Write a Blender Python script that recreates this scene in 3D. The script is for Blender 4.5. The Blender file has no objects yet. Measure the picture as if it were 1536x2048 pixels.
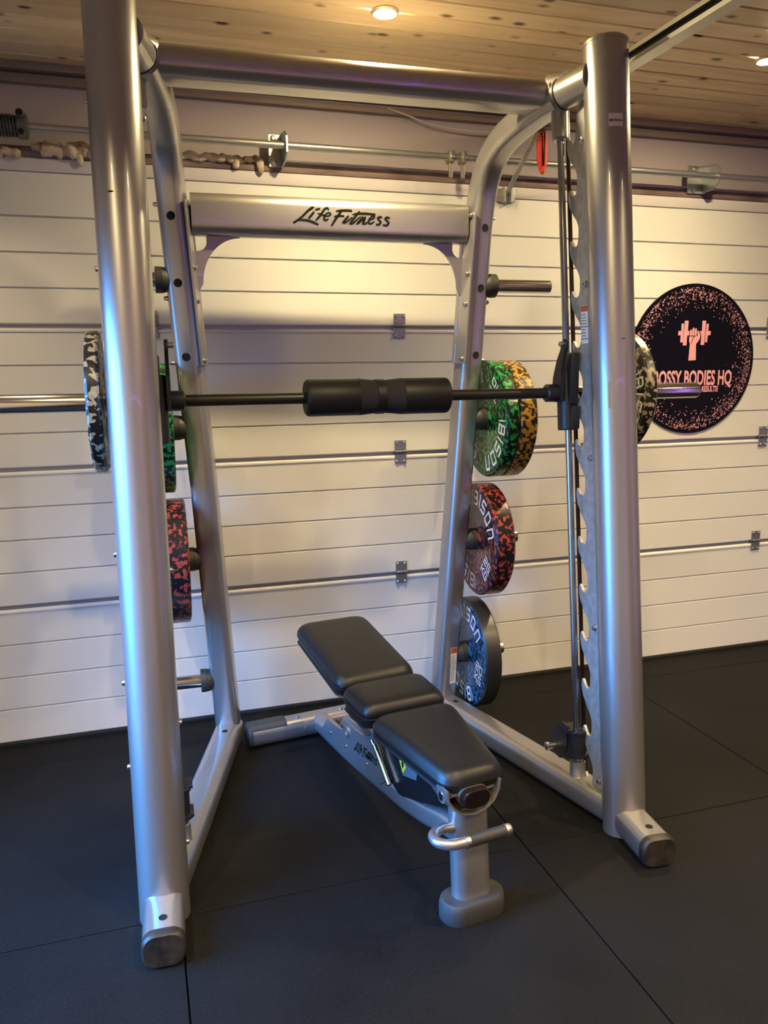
import bpy, bmesh, math, random
from mathutils import Vector as V, Matrix as M
random.seed(7)
R = math.radians
S = bpy.context.scene
C = S.collection

# ---------------------------------------------------------------- camera
cam_d = bpy.data.cameras.new('camera')
cam = bpy.data.objects.new('camera', cam_d); C.objects.link(cam); S.camera = cam
cam_d.sensor_fit = 'VERTICAL'; cam_d.sensor_height = 36.0; cam_d.lens = 1594.07 / 2048 * 36
cam_d.clip_start = 0.02
right = V((0.95480701, -0.29701336, -0.01125312))
down = V((-0.06280028, -0.16458859, -0.98436107))
fwd = V((0.29051625, 0.94058155, -0.17580286))
m3 = M((right, -down, -fwd)).transposed()
cam.matrix_world = M.Translation(V((-1.0327, -1.9509, 1.4056))) @ m3.to_4x4()

# ---------------------------------------------------------------- world, lamps, exposure
W = bpy.data.worlds.new('world'); S.world = W; W.use_nodes = True
bg = W.node_tree.nodes['Background']
bg.inputs[0].default_value = (0.35, 0.55, 1.0, 1); bg.inputs[1].default_value = 0.6
S.view_settings.view_transform = 'Standard'; S.view_settings.look = 'None'
S.view_settings.gamma = 1.0; S.view_settings.use_curve_mapping = False
S.view_settings.exposure = -0.14

LAMP_X = (-1.642, -0.252, 1.138, 2.528)
LAMP_Y = (0.51, -0.85, -2.21, -3.57)
CEIL = 2.45


def area(name, loc, rot, sx, sy, col, power):
    d = bpy.data.lights.new(name, 'AREA'); d.shape = 'RECTANGLE'; d.size = sx; d.size_y = sy
    d.color = col; d.energy = power
    o = bpy.data.objects.new(name, d); C.objects.link(o); o.location = loc; o.rotation_euler = rot
    return o


for i, ly in enumerate(LAMP_Y):
    for j, lx in enumerate(LAMP_X):
        d = bpy.data.lights.new('downlight_beam', 'SPOT')
        d.energy = 50 if i == 0 else 104; d.color = (1.0, 0.77, 0.41); d.spot_size = R(114 if i == 0 else 140); d.spot_blend = 0.75
        d.shadow_soft_size = 0.03
        o = bpy.data.objects.new('downlight_beam', d); C.objects.link(o)
        o.location = (lx, ly + 0.025, CEIL - 0.022)
# daylight from the window in the left wall
wl = area('window_daylight', (-2.48, -0.20, 0.95), (0, R(-62), R(5)), 1.7, 1.3, (0.07, 0.36, 1.0), 82); wl.data.spread = R(82)
# violet LED strips along the far walls of the gym
area('violet_strip', (1.3, -4.9, 1.2), (R(90), 0, 0), 0.014, 2.3, (0.40, 0.10, 1.0), 5)
area('violet_strip', (3.38, -1.6, 1.2), (0, R(90), 0), 2.3, 0.014, (0.40, 0.10, 1.0), 5)
area('violet_strip', (0.4, -4.9, 2.38), (R(90), 0, 0), 5.6, 0.03, (0.42, 0.12, 1.0), 5)

# ---------------------------------------------------------------- material helpers


def mat(name, col, rough=0.5, metal=0.0, coat=0.0, coat_rough=0.05, spec=0.5):
    m = bpy.data.materials.new(name); m.use_nodes = True
    b = m.node_tree.nodes['Principled BSDF']
    b.inputs['Base Color'].default_value = (*col, 1)
    b.inputs['Roughness'].default_value = rough
    b.inputs['Metallic'].default_value = metal
    b.inputs['Coat Weight'].default_value = coat
    b.inputs['Coat Roughness'].default_value = coat_rough
    b.inputs['Specular IOR Level'].default_value = spec
    return m


def nodes(m):
    return m.node_tree.nodes, m.node_tree.links, m.node_tree.nodes['Principled BSDF']


def add_noise(m, scale, detail=3.0, vec_scale=(1, 1, 1), coords='Object', dist=0.0):
    n, l, b = nodes(m)
    tc = n.new('ShaderNodeTexCoord'); mp = n.new('ShaderNodeMapping'); mp.inputs['Scale'].default_value = vec_scale
    nz = n.new('ShaderNodeTexNoise'); nz.inputs['Scale'].default_value = scale; nz.inputs['Detail'].default_value = detail
    nz.inputs['Distortion'].default_value = dist
    l.new(tc.outputs[coords], mp.inputs[0]); l.new(mp.outputs[0], nz.inputs['Vector'])
    return nz


def ramp(m, src, stops, interp='LINEAR'):
    n, l, b = nodes(m)
    r = n.new('ShaderNodeValToRGB'); r.color_ramp.interpolation = interp
    e = r.color_ramp.elements
    while len(e) < len(stops): e.new(0.5)
    for k, (p, c) in enumerate(stops):
        e[k].position = p; e[k].color = (*c, 1) if len(c) == 3 else c
    l.new(src, r.inputs[0]); return r


def bump(m, src, strength, dist=0.002):
    n, l, b = nodes(m)
    bp = n.new('ShaderNodeBump'); bp.inputs['Strength'].default_value = strength; bp.inputs['Distance'].default_value = dist
    l.new(src, bp.inputs['Height']); l.new(bp.outputs[0], b.inputs['Normal'])


def silver(name, col=(0.42, 0.40, 0.40)):
    m = mat(name, col, 0.34, 0.80, 0.6, 0.04)
    n, l, b = nodes(m)
    nz = add_noise(m, 900, 1.0)
    r = ramp(m, nz.outputs['Fac'], [(0.3, tuple(c * 0.86 for c in col)), (0.7, tuple(min(1, c * 1.12) for c in col))])
    l.new(r.outputs[0], b.inputs['Base Color'])
    return m


def speckle(name, base, cols, scale=38, thr=0.52, rough=0.35):
    m = mat(name, base, rough, 0, 0.15, 0.12, 0.35)
    n, l, b = nodes(m)
    nz = add_noise(m, scale, 1.0, dist=0.35)
    r = ramp(m, nz.outputs['Fac'], [(0.0, base), (thr, cols[0]), (thr + 0.09, cols[-1])], 'CONSTANT')
    l.new(r.outputs[0], b.inputs['Base Color'])
    return m


SIL = silver('silver_paint', (0.40, 0.385, 0.385))
CHROME = mat('chrome', (0.62, 0.60, 0.58), 0.16, 1.0)
ROD = mat('guide_rod_steel', (0.36, 0.37, 0.39), 0.2, 1.0)
STEEL = mat('brushed_steel', (0.50, 0.49, 0.47), 0.34, 1.0)
ZINC = mat('zinc_plate', (0.42, 0.43, 0.45), 0.48, 0.45)
_n = add_noise(ZINC, 40, 4)
_r = ramp(ZINC, _n.outputs['Fac'], [(0.3, (0.30, 0.30, 0.29)), (0.7, (0.46, 0.46, 0.44))])
ZINC.node_tree.links.new(_r.outputs[0], ZINC.node_tree.nodes['Principled BSDF'].inputs['Base Color'])
BOLT = mat('bolt_steel', (0.55, 0.54, 0.52), 0.28, 1.0)
BLACK = mat('black_metal', (0.012, 0.012, 0.013), 0.42, 0.0)
BARBLK = mat('black_bar', (0.016, 0.015, 0.014), 0.38, 0.3)
HOLE = mat('hole_black', (0.002, 0.002, 0.002), 0.9)
RUB = mat('dark_rubber', (0.028, 0.027, 0.026), 0.55)
RUBG = mat('grey_rubber', (0.040, 0.040, 0.040), 0.6)
CAPBR = mat('worn_end_cap', (0.045, 0.034, 0.024), 0.45)
_n = add_noise(CAPBR, 25, 4)
_r = ramp(CAPBR, _n.outputs['Fac'], [(0.35, (0.010, 0.009, 0.008)), (0.7, (0.045, 0.032, 0.020))])
CAPBR.node_tree.links.new(_r.outputs[0], CAPBR.node_tree.nodes['Principled BSDF'].inputs['Base Color'])
VINYL = mat('black_vinyl', (0.006, 0.006, 0.0065), 0.42, 0, 0.08, 0.35, 0.4)
bump(VINYL, add_noise(VINYL, 700, 2).outputs['Fac'], 0.08)
FOAM = mat('black_foam', (0.007, 0.007, 0.007), 0.50, spec=0.3)
STRAP = mat('black_webbing', (0.008, 0.008, 0.008), 0.85)
bump(STRAP, add_noise(STRAP, 500, 2).outputs['Fac'], 0.4)
INK = mat('logo_ink', (0.002, 0.002, 0.002), 0.7, spec=0.1)
WHITE = mat('white_print', (0.80, 0.80, 0.80), 0.5)
GREYP = mat('grey_print', (0.14, 0.14, 0.14), 0.6)
ORANGE = mat('orange_print', (0.45, 0.09, 0.02), 0.5)
YELLOW = mat('yellow_print', (0.75, 0.60, 0.03), 0.5)
PINK = mat('pink_print', (0.86, 0.40, 0.46), 0.5)
SIGNBLK = mat('sign_black', (0.003, 0.003, 0.004), 0.35, spec=0.2)
RED = mat('red_plastic', (0.60, 0.035, 0.02), 0.4)
TAN = mat('brown_scuff', (0.30, 0.22, 0.13), 0.7)

# ---------------------------------------------------------------- mesh helpers


def finish(bm, angle=35):
    bmesh.ops.recalc_face_normals(bm, faces=bm.faces)
    for f in bm.faces: f.smooth = True
    lim = R(angle)
    for e in bm.edges:
        if len(e.link_faces) == 2: e.smooth = e.calc_face_angle(0) < lim
        else: e.smooth = False


def obj(name, bm, m, parent=None, angle=35, loc=None, rot=None):
    finish(bm, angle)
    me = bpy.data.meshes.new(name); bm.to_mesh(me); bm.free()
    for x in (m if isinstance(m, (list, tuple)) else [m]): me.materials.append(x)
    o = bpy.data.objects.new(name, me); C.objects.link(o)
    if parent: o.parent = parent
    if loc is not None: o.location = loc
    if rot is not None: o.rotation_euler = rot
    return o


def tag(o, label, cat=None, group=None, kind=None):
    o['label'] = label
    if cat: o['category'] = cat
    if group: o['group'] = group
    if kind: o['kind'] = kind
    return o


def empty(name, loc=(0, 0, 0), rotz=0.0, label=None, cat=None, group=None, kind=None):
    o = bpy.data.objects.new(name, None); C.objects.link(o)
    o.location = loc; o.rotation_euler = (0, 0, rotz); o.empty_display_size = 0.1
    if label: tag(o, label, cat, group, kind)
    elif kind: o['kind'] = kind
    return o


def B(): return bmesh.new()


def frame(t, side):
    t = V(t).normalized(); u = V(side) - t * V(side).dot(t)
    if u.length < 1e-6: u = t.orthogonal()
    u.normalize(); return u, t.cross(u)


def add_cyl(bm, a, b, r, n=24, r2=None, bev=0.0):
    a = V(a); b = V(b); t = (b - a).normalized(); u = t.orthogonal().normalized(); w = t.cross(u)
    r2 = r if r2 is None else r2; L = (b - a).length
    prof = [(r, 0), (r2, L)]
    if bev: prof = [(r - bev, 0), (r, bev), (r2, L - bev), (r2 - bev, L)]
    add_lathe(bm, prof, a, t, n, True)


def add_lathe(bm, prof, origin, axis, n=32, caps=True, close=False):
    a = V(origin); t = V(axis).normalized(); u = t.orthogonal().normalized(); w = t.cross(u)
    rings = []
    for r, h in prof:
        rings.append([bm.verts.new(a + t * h + (u * math.cos(2 * math.pi * k / n) + w * math.sin(2 * math.pi * k / n)) * r) for k in range(n)])
    pairs = list(zip(rings, rings[1:]))
    if close: pairs.append((rings[-1], rings[0]))
    for p, q in pairs:
        for k in range(n):
            bm.faces.new((p[k], p[(k + 1) % n], q[(k + 1) % n], q[k]))
    if caps and not close:
        bm.faces.new(rings[0][::-1]); bm.faces.new(rings[-1])


def rrect(w, h, r, n=5):
    r = min(r, w / 2 - 1e-4, h / 2 - 1e-4); out = []
    for cx, cy, a0 in ((w / 2 - r, h / 2 - r, 0), (-w / 2 + r, h / 2 - r, 90), (-w / 2 + r, -h / 2 + r, 180), (w / 2 - r, -h / 2 + r, 270)):
        for k in range(n + 1):
            a = R(a0 + 90 * k / n); out.append((cx + r * math.cos(a), cy + r * math.sin(a)))
    return out


def circ(r, n=20): return [(r * math.cos(2 * math.pi * k / n), r * math.sin(2 * math.pi * k / n)) for k in range(n)]


def add_sweep(bm, pts, prof, side, caps=True, scales=None):
    """prof (u, v): u along side, v along tangent x side"""
    pts = [V(p) for p in pts]; rings = []
    for i, p in enumerate(pts):
        t = (pts[min(i + 1, len(pts) - 1)] - pts[max(i - 1, 0)])
        if 0 < i < len(pts) - 1:
            t = (pts[i + 1] - p).normalized() + (p - pts[i - 1]).normalized()
        sd = side[i] if isinstance(side, list) else side
        u, w = frame(t, sd); k = scales[i] if scales else 1.0
        rings.append([bm.verts.new(p + u * a * k + w * b * k) for a, b in prof])
    n = len(prof)
    for p, q in zip(rings, rings[1:]):
        for k in range(n): bm.faces.new((p[k], p[(k + 1) % n], q[(k + 1) % n], q[k]))
    if caps: bm.faces.new(rings[0][::-1]); bm.faces.new(rings[-1])


def smooth_path(pts, seg=6):
    pts = [V(p) for p in pts]; out = []
    P = [pts[0] * 2 - pts[1]] + pts + [pts[-1] * 2 - pts[-2]]
    for i in range(1, len(P) - 2):
        a, b, c, d = P[i - 1], P[i], P[i + 1], P[i + 2]
        for k in range(seg):
            t = k / seg
            out.append(0.5 * ((2 * b) + (c - a) * t + (2 * a - 5 * b + 4 * c - d) * t * t + (3 * b - a - 3 * c + d) * t ** 3))
    out.append(pts[-1]); return out


def add_box(bm, c, s, rot=None, bev=0.0, seg=2):
    mt = M.Translation(V(c)) @ (rot.to_4x4() if rot else M.Identity(4)) @ M.Diagonal(V((*s, 1)))
    g = bmesh.ops.create_cube(bm, size=1.0, matrix=mt)
    if bev:
        es = list({e for v in g['verts'] for e in v.link_edges})
        bmesh.ops.bevel(bm, geom=es, offset=bev, segments=seg, profile=0.5, affect='EDGES')


def add_poly(bm, pts, thick):
    """closed polygon of 3-D points extruded by the vector thick"""
    t = V(thick); a = [bm.verts.new(V(p)) for p in pts]; b = [bm.verts.new(V(p) + t) for p in pts]
    n = len(a)
    bm.faces.new(a[::-1]); bm.faces.new(b)
    for k in range(n): bm.faces.new((a[k], a[(k + 1) % n], b[(k + 1) % n], b[k]))


def add_stroke(bm, line, widths, fn, closed=False):
    """brush stroke through 2-D points; fn maps (u, v) to 3-D"""
    n = len(line); lf = []; rt = []
    for i, (x, y) in enumerate(line):
        if closed: a = line[i - 1]; b = line[(i + 1) % n]
        else: a = line[max(i - 1, 0)]; b = line[min(i + 1, n - 1)]
        d1 = V((x - a[0], y - a[1])); d2 = V((b[0] - x, b[1] - y))
        d1 = d1.normalized() if d1.length > 1e-9 else d2.normalized(); d2 = d2.normalized() if d2.length > 1e-9 else d1
        d = (d1 + d2); d = d.normalized() if d.length > 1e-6 else d1
        nrm = V((-d.y, d.x)); k = 1.0 / max(0.5, d.dot(d1))
        w = (widths[i] if isinstance(widths, (list, tuple)) else widths) * k / 2
        ex = V((0, 0))
        if not closed and not isinstance(widths, (list, tuple)):
            if i == 0: ex = -d * w
            if i == n - 1: ex = d * w
        lf.append(bm.verts.new(fn(x + nrm.x * w + ex.x, y + nrm.y * w + ex.y))); rt.append(bm.verts.new(fn(x - nrm.x * w + ex.x, y - nrm.y * w + ex.y)))
    rng = range(n if closed else n - 1)
    for i in rng:
        j = (i + 1) % n; bm.faces.new((lf[i], rt[i], rt[j], lf[j]))


def orient(bm, nrm):
    nrm = V(nrm)
    bm.normal_update()
    for f in bm.faces:
        if f.normal.dot(nrm) < 0: f.normal_flip()


def decal(name, bm, m, parent):
    me = bpy.data.meshes.new(name); bm.to_mesh(me); bm.free(); me.materials.append(m)
    o = bpy.data.objects.new(name, me); C.objects.link(o); o.parent = parent; return o


def bolt_bm(a, d, r=0.009, h=0.008):
    bm = B(); d = V(d).normalized(); a = V(a)
    add_lathe(bm, [(r * 1.25, 0), (r * 1.25, h * 0.25), (r, h * 0.3), (r * 0.95, h * 0.8), (r * 0.6, h), (r * 0.45, h), (r * 0.4, h * 0.6)], a - d * 0.001, d, 12)
    return bm


def bolts(parent, spots, r=0.009, h=0.008, m=None):
    for a, d in spots: obj('bolt', bolt_bm(a, d, r, h), m or BOLT, parent)


# ================================================================= THE SETTING
DOORY = 1.20
X0, X1, YB = -2.4, 3.45, -5.0
# ---- floor of rubber tiles, one metre square
floor = empty('floor', kind='structure')
TILE = mat('rubber_tile', (0.012, 0.012, 0.012), 0.55, 0, 0, spec=0.10)
n_, l_, b_ = nodes(TILE)
nz1 = add_noise(TILE, 2.2, 5); nz2 = add_noise(TILE, 260, 2)
r1 = ramp(TILE, nz1.outputs['Fac'], [(0.35, (0.0062, 0.0061, 0.0062)), (0.72, (0.0115, 0.0110, 0.0107))])
r2 = ramp(TILE, nz2.outputs['Fac'], [(0.55, (0, 0, 0)), (0.80, (0.05, 0.05, 0.048))])
mx = n_.new('ShaderNodeMix'); mx.data_type = 'RGBA'; mx.blend_type = 'ADD'; mx.inputs[0].default_value = 0.35
l_.new(r1.outputs[0], mx.inputs[6]); l_.new(r2.outputs[0], mx.inputs[7]); l_.new(mx.outputs[2], b_.inputs['Base Color'])
r3 = ramp(TILE, nz1.outputs['Fac'], [(0.3, (0.58,) * 3), (0.75, (0.72,) * 3)])
l_.new(r3.outputs[0], b_.inputs['Roughness'])
bump(TILE, nz2.outputs['Fac'], 0.5, 0.0012)


def tile(x0, x1, y0, y1):
    bm = B(); g = 0.0019
    add_box(bm, ((x0 + x1) / 2, (y0 + y1) / 2, -0.01), (x1 - x0 - 2 * g, y1 - y0 - 2 * g, 0.02), bev=0.0012, seg=1)
    obj('tile', bm, TILE, floor)


ys = [1.30, 1.012, 0.0, -1.0, -2.0, -3.0, -4.0, YB]
xs = [X0, -2.0, -1.0, 0.0, 1.0, 2.0, 3.0, X1]
for yb, ya in zip(ys, ys[1:]):
    for xa, xb in zip(xs, xs[1:]): tile(xa, xb, ya, yb)
bm = B(); add_box(bm, ((X0 + X1) / 2, (1.3 + YB) / 2, -0.035), (X1 - X0, 1.3 - YB, 0.03)); obj('slab', bm, HOLE, floor)

# ---- walls
PAINT = mat('lilac_white_paint', (0.62, 0.58, 0.60), 0.6)
bump(PAINT, add_noise(PAINT, 90, 3).outputs['Fac'], 0.15)
HEAD = mat('dimmed_lilac_header_paint', (0.40, 0.35, 0.385), 0.6)  # lilac paint darkened to stand for the dim light above the lamp cones
PALE = mat('pale_wall_paint', (0.72, 0.69, 0.66), 0.7)


def wall(name, c, s, m=PALE):
    bm = B(); add_box(bm, c, s); o = obj(name, bm, m); o['kind'] = 'structure'; return o


cx, cw = (X0 + X1) / 2, X1 - X0
wall('wall_right', (X1 + 0.05, (1.3 + YB) / 2, CEIL / 2), (0.1, 1.5 - YB, CEIL), mat('dark_wall_paint', (0.18, 0.165, 0.17), 0.6))
wall('wall_back', (cx, YB - 0.05, CEIL / 2), (cw + 0.2, 0.1, CEIL), mat('taupe_wall_paint', (0.58, 0.51, 0.45), 0.6))
# left wall with the window opening
wy0, wy1, wz0, wz1 = -0.90, 0.50, 0.10, 2.00
bm = B()
for ya, yb, za, zb in ((YB, wy0, 0, CEIL), (wy1, 1.4, 0, CEIL), (wy0, wy1, 0, wz0), (wy0, wy1, wz1, CEIL)):
    add_box(bm, (X0 - 0.05, (ya + yb) / 2, (za + zb) / 2), (0.1, yb - ya, zb - za))
o = obj('wall_left', bm, PALE); o['kind'] = 'structure'
FRAME = mat('white_frame', (0.75, 0.75, 0.75), 0.4)
bm = B()
for c, s in (((X0 - 0.02, wy0 + 0.03, 1.05), (0.06, 0.06, 1.9)), ((X0 - 0.02, wy1 - 0.03, 1.05), (0.06, 0.06, 1.9)),
             ((X0 - 0.02, -0.20, wz0 + 0.03), (0.06, 1.4, 0.06)), ((X0 - 0.02, -0.20, wz1 - 0.03), (0.06, 1.4, 0.06)),
             ((X0 - 0.02, -0.20, 1.05), (0.05, 0.05, 1.9))): add_box(bm, c, s, bev=0.004)
o = obj('window_1', bm, FRAME); o['kind'] = 'structure'
# front wall: header over the garage door and the jambs beside it
DX0, DX1 = -2.1, 2.9
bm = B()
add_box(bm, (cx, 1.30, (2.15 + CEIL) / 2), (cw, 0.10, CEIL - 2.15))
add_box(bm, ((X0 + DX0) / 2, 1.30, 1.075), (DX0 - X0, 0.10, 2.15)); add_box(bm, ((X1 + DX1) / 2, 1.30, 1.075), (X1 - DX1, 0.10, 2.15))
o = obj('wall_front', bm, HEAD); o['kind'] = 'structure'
bm = B(); add_box(bm, (cx, 1.42, 1.2), (cw + .2, 0.02, 2.5)); o = obj('wall_outer', bm, HOLE); o['kind'] = 'structure'
# timber battens where the header meets the ceiling, dark lintel edge over the door
BATTEN = mat('brown_batten', (0.23, 0.17, 0.15), 0.55)
LINT = mat('lintel_edge', (0.17, 0.11, 0.10), 0.55)
_n = add_noise(LINT, 6, 4, (1, 4, 4))
_r = ramp(LINT, _n.outputs['Fac'], [(0.35, (0.11, 0.07, 0.065)), (0.65, (0.24, 0.16, 0.15))])
LINT.node_tree.links.new(_r.outputs[0], LINT.node_tree.nodes['Principled BSDF'].inputs['Base Color'])
for k, (y, z, sy, sz) in enumerate(((1.225, 2.437, 0.05, 0.026), (1.235, 2.398, 0.03, 0.022))):
    bm = B(); add_box(bm, (cx, y, z), (cw, sy, sz), bev=0.003); o = obj('trim_%d' % (k + 1), bm, BATTEN); o['kind'] = 'structure'
bm = B(); add_box(bm, (cx, 1.222, 2.158), (cw, 0.06, 0.036), bev=0.003); o = obj('trim_3', bm, LINT); o['kind'] = 'structure'
ALU = mat('pale_metal_lip', (0.62, 0.60, 0.64), 0.3, 0.8)
bm = B(); add_box(bm, ((-0.47 + X1) / 2, 1.190, 2.180), (X1 + 0.47, 0.012, 0.006)); o = obj('trim_4', bm, ALU); o['kind'] = 'structure'

# ---- garage door: four sections of ribbed sheet
DOOR = mat('white_door_sheet', (0.70, 0.69, 0.67), 0.42, 0, 0, spec=0.45)
n_, l_, b_ = nodes(DOOR)
nz = add_noise(DOOR, 55, 5, (1, 14, 14)); bump(DOOR, nz.outputs['Fac'], 0.22, 0.0012)
SEAL = mat('rubber_seal', (0.012, 0.012, 0.012), 0.6)
SEAMG = mat('seam_shade_grey', (0.33, 0.34, 0.38), 0.35, 0.6)  # grey of a strip added so the seam recess reads as shaded
door = empty('door_1', kind='structure')
secz = [0.016, 0.552, 1.068, 1.580, 2.092]
for k in range(4):
    za, zb = secz[k], secz[k + 1]; bm = B()
    prof = []                                          # (y, z) front profile from the bottom up
    H = (zb - za - 0.028) / 4
    prof += [(0.030, za), (0.004, za), (0.0, za + 0.004)]
    for q in range(1, 4):
        zq = za + 0.004 + H * q
        prof += [(0.0, zq - 0.005), (0.009, zq - 0.0015), (0.009, zq + 0.0022), (0.0, zq + 0.0030)]
    prof += [(0.0, zb - 0.030), (-0.004, zb - 0.027), (-0.004, zb - 0.021), (0.008, zb - 0.015), (0.016, zb - 0.015), (0.016, zb - 0.0005), (0.030, zb - 0.0005)]
    if k < 3:
        sb = B(); add_box(sb, ((DX0 + DX1) / 2, DOORY + 0.016, zb - 0.007), (DX1 - DX0, 0.010, 0.018)); obj('seam_shade_strip', sb, SEAMG, door)
    if k == 3: prof = prof[:-7] + [(0.0, zb), (0.030, zb)]
    xsd = (DX0, DX1)
    rows = [[bm.verts.new((x, DOORY + y, z)) for y, z in prof] for x in xsd]
    for i in range(len(prof) - 1): bm.faces.new((rows[0][i], rows[1][i], rows[1][i + 1], rows[0][i + 1]))
    bm.faces.new((rows[0][-1], rows[1][-1], rows[1][0], rows[0][0]))
    obj('panel', bm, DOOR, door, 20)
bm = B(); add_box(bm, ((DX0 + DX1) / 2, DOORY + 0.012, 2.117), (DX1 - DX0, 0.036, 0.045), bev=0.004); obj('top_rail', bm, PAINT, door)
bm = B(); add_box(bm, ((DX0 + DX1) / 2, DOORY + 0.01, 0.007), (DX1 - DX0, 0.03, 0.018), bev=0.003); obj('seal', bm, SEAL, door)
HINGE = mat('galvanised_hinge', (0.36, 0.37, 0.38), 0.38, 0.85)


def hinge(x, z):
    bm = B()
    add_box(bm, (x, DOORY - 0.004, z + 0.030), (0.050, 0.004, 0.040), bev=0.001, seg=1)
    add_box(bm, (x, DOORY - 0.004, z - 0.026), (0.050, 0.004, 0.040), bev=0.001, seg=1)
    for s in (-0.017, 0, 0.017): add_cyl(bm, (x + s - 0.008, DOORY - 0.007, z + 0.003), (x + s + 0.008, DOORY - 0.007, z + 0.003), 0.006, 10)
    h = obj('hinge', bm, HINGE, door)
    sb = B()
    for dx in (-0.016, 0.016):
        for dz in (0.040, -0.038):
            add_lathe(sb, [(0.006, 0), (0.006, 0.003), (0.004, 0.005)], (x + dx, DOORY - 0.006, z + dz), (0, -1, 0), 8)
    obj('screws', sb, BOLT, h)


for x in (-0.955, 0.014, 1.865):
    for z in secz[1:4]: hinge(x, z - 0.002)

# ---- pine ceiling boards
ceil = empty('ceiling', kind='structure')
PINE = mat('knotty_pine', (0.50, 0.32, 0.16), 0.42, 0, 0.15, 0.25)
n_, l_, b_ = nodes(PINE)
oi = n_.new('ShaderNodeObjectInfo'); tc = n_.new('ShaderNodeTexCoord')
sep = n_.new('ShaderNodeMath'); sep.operation = 'MULTIPLY'; sep.inputs[1].default_value = 37.0; l_.new(oi.outputs['Random'], sep.inputs[0])
cmb = n_.new('ShaderNodeCombineXYZ'); l_.new(sep.outputs[0], cmb.inputs[0]); l_.new(sep.outputs[0], cmb.inputs[1])
va = n_.new('ShaderNodeVectorMath'); va.operation = 'ADD'; l_.new(tc.outputs['Object'], va.inputs[0]); l_.new(cmb.outputs[0], va.inputs[1])
mp = n_.new('ShaderNodeMapping'); mp.inputs['Scale'].default_value = (0.8, 9, 1); l_.new(va.outputs[0], mp.inputs[0])
g1 = n_.new('ShaderNodeTexNoise'); g1.inputs['Scale'].default_value = 2.2; g1.inputs['Detail'].default_value = 6; g1.inputs['Distortion'].default_value = 0.8; l_.new(mp.outputs[0], g1.inputs['Vector'])
rg = ramp(PINE, g1.outputs['Fac'], [(0.30, (0.66, 0.46, 0.24)), (0.5, (0.77, 0.58, 0.34)), (0.72, (0.84, 0.67, 0.43))])
mp2 = n_.new('ShaderNodeMapping'); mp2.inputs['Scale'].default_value = (7.5, 13.0, 0.0); l_.new(va.outputs[0], mp2.inputs[0])
vo = n_.new('ShaderNodeTexVoronoi'); vo.inputs['Scale'].default_value = 1.0; vo.inputs['Randomness'].default_value = 1.0; l_.new(mp2.outputs[0], vo.inputs['Vector'])
wv = n_.new('ShaderNodeTexNoise'); wv.inputs['Scale'].default_value = 30; l_.new(va.outputs[0], wv.inputs['Vector'])
ad = n_.new('ShaderNodeMath'); ad.operation = 'MULTIPLY_ADD'; ad.inputs[1].default_value = 0.07; l_.new(wv.outputs['Fac'], ad.inputs[0]); l_.new(vo.outputs['Distance'], ad.inputs[2])
# a knot only in some of the cells
kc = n_.new('ShaderNodeSeparateColor'); l_.new(vo.outputs['Color'], kc.inputs[0])
ks = n_.new('ShaderNodeMath'); ks.operation = 'GREATER_THAN'; ks.inputs[1].default_value = 0.40; l_.new(kc.outputs[0], ks.inputs[0])
kr = ramp(PINE, ad.outputs[0], [(0.13, (1, 1, 1)), (0.18, (0.5, 0.5, 0.5)), (0.25, (0, 0, 0))])
km = n_.new('ShaderNodeMath'); km.operation = 'MULTIPLY'; l_.new(kr.outputs[0], km.inputs[0]); l_.new(ks.outputs[0], km.inputs[1])
mx = n_.new('ShaderNodeMix'); mx.data_type = 'RGBA'; l_.new(km.outputs[0], mx.inputs[0]); l_.new(rg.outputs[0], mx.inputs[6]); mx.inputs[7].default_value = (0.10, 0.036, 0.014, 1)
tint = n_.new('ShaderNodeHueSaturation'); l_.new(mx.outputs[2], tint.inputs['Color'])
tv = n_.new('ShaderNodeMapRange'); tv.inputs[3].default_value = 0.82; tv.inputs[4].default_value = 1.12; l_.new(oi.outputs['Random'], tv.inputs[0]); l_.new(tv.outputs[0], tint.inputs['Value'])
l_.new(tint.outputs[0], b_.inputs['Base Color'])
BW = 0.105
y = 1.25
while y > YB - 0.05:
    cuts = [X0, X0 + random.uniform(0.4, 2.4)]
    cuts += [cuts[-1] + random.uniform(2.2, 2.8), X1] if cuts[-1] + 2.3 < X1 else [X1]
    cuts = sorted(c for c in cuts if c <= X1)
    if cuts[-1] < X1: cuts.append(X1)
    for xa, xb in zip(cuts, cuts[1:]):
        if xb - xa < 0.02: continue
        bm = B()
        sec = [(-BW / 2 + 0.0006, 0.012), (-BW / 2 + 0.0006, 0.0), (-BW / 2 + 0.004, -0.004), (BW / 2 - 0.009, -0.004), (BW / 2 - 0.0075, 0.0), (BW / 2 - 0.0006, 0.0), (BW / 2 - 0.0006, 0.012)]
        L = (xb - xa) / 2 - 0.0004
        rows = [[bm.verts.new((x, p, q)) for p, q in sec] for x in (-L, L)]
        for i in range(len(sec)): j = (i + 1) % len(sec); bm.faces.new((rows[0][i], rows[1][i], rows[1][j], rows[0][j]))
        bm.faces.new(rows[0][::-1]); bm.faces.new(rows[1])
        obj('board', bm, PINE, ceil, 20, loc=((xa + xb) / 2, y - BW / 2, CEIL + 0.004))
    y -= BW
bm = B(); add_box(bm, (cx, (1.45 + YB) / 2, CEIL + 0.04), (cw + 0.3, 1.7 - YB, 0.04)); obj('deck', bm, HOLE, ceil)

# ================================================================= SMITH MACHINE
MC = V((-0.355, 0.0, 0.0)); MYAW = R(-1.5)
LEAN = 0.117
rack = empty('smith_machine', MC, MYAW, 'large silver steel smith machine rack standing on the black rubber floor', 'gym machine')
ldir = V((0, LEAN, 1)).normalized()
UX, UR = 0.684, 0.0645


def up(x, z, off=0.0): return V((x, LEAN * z + off, z))


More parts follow.
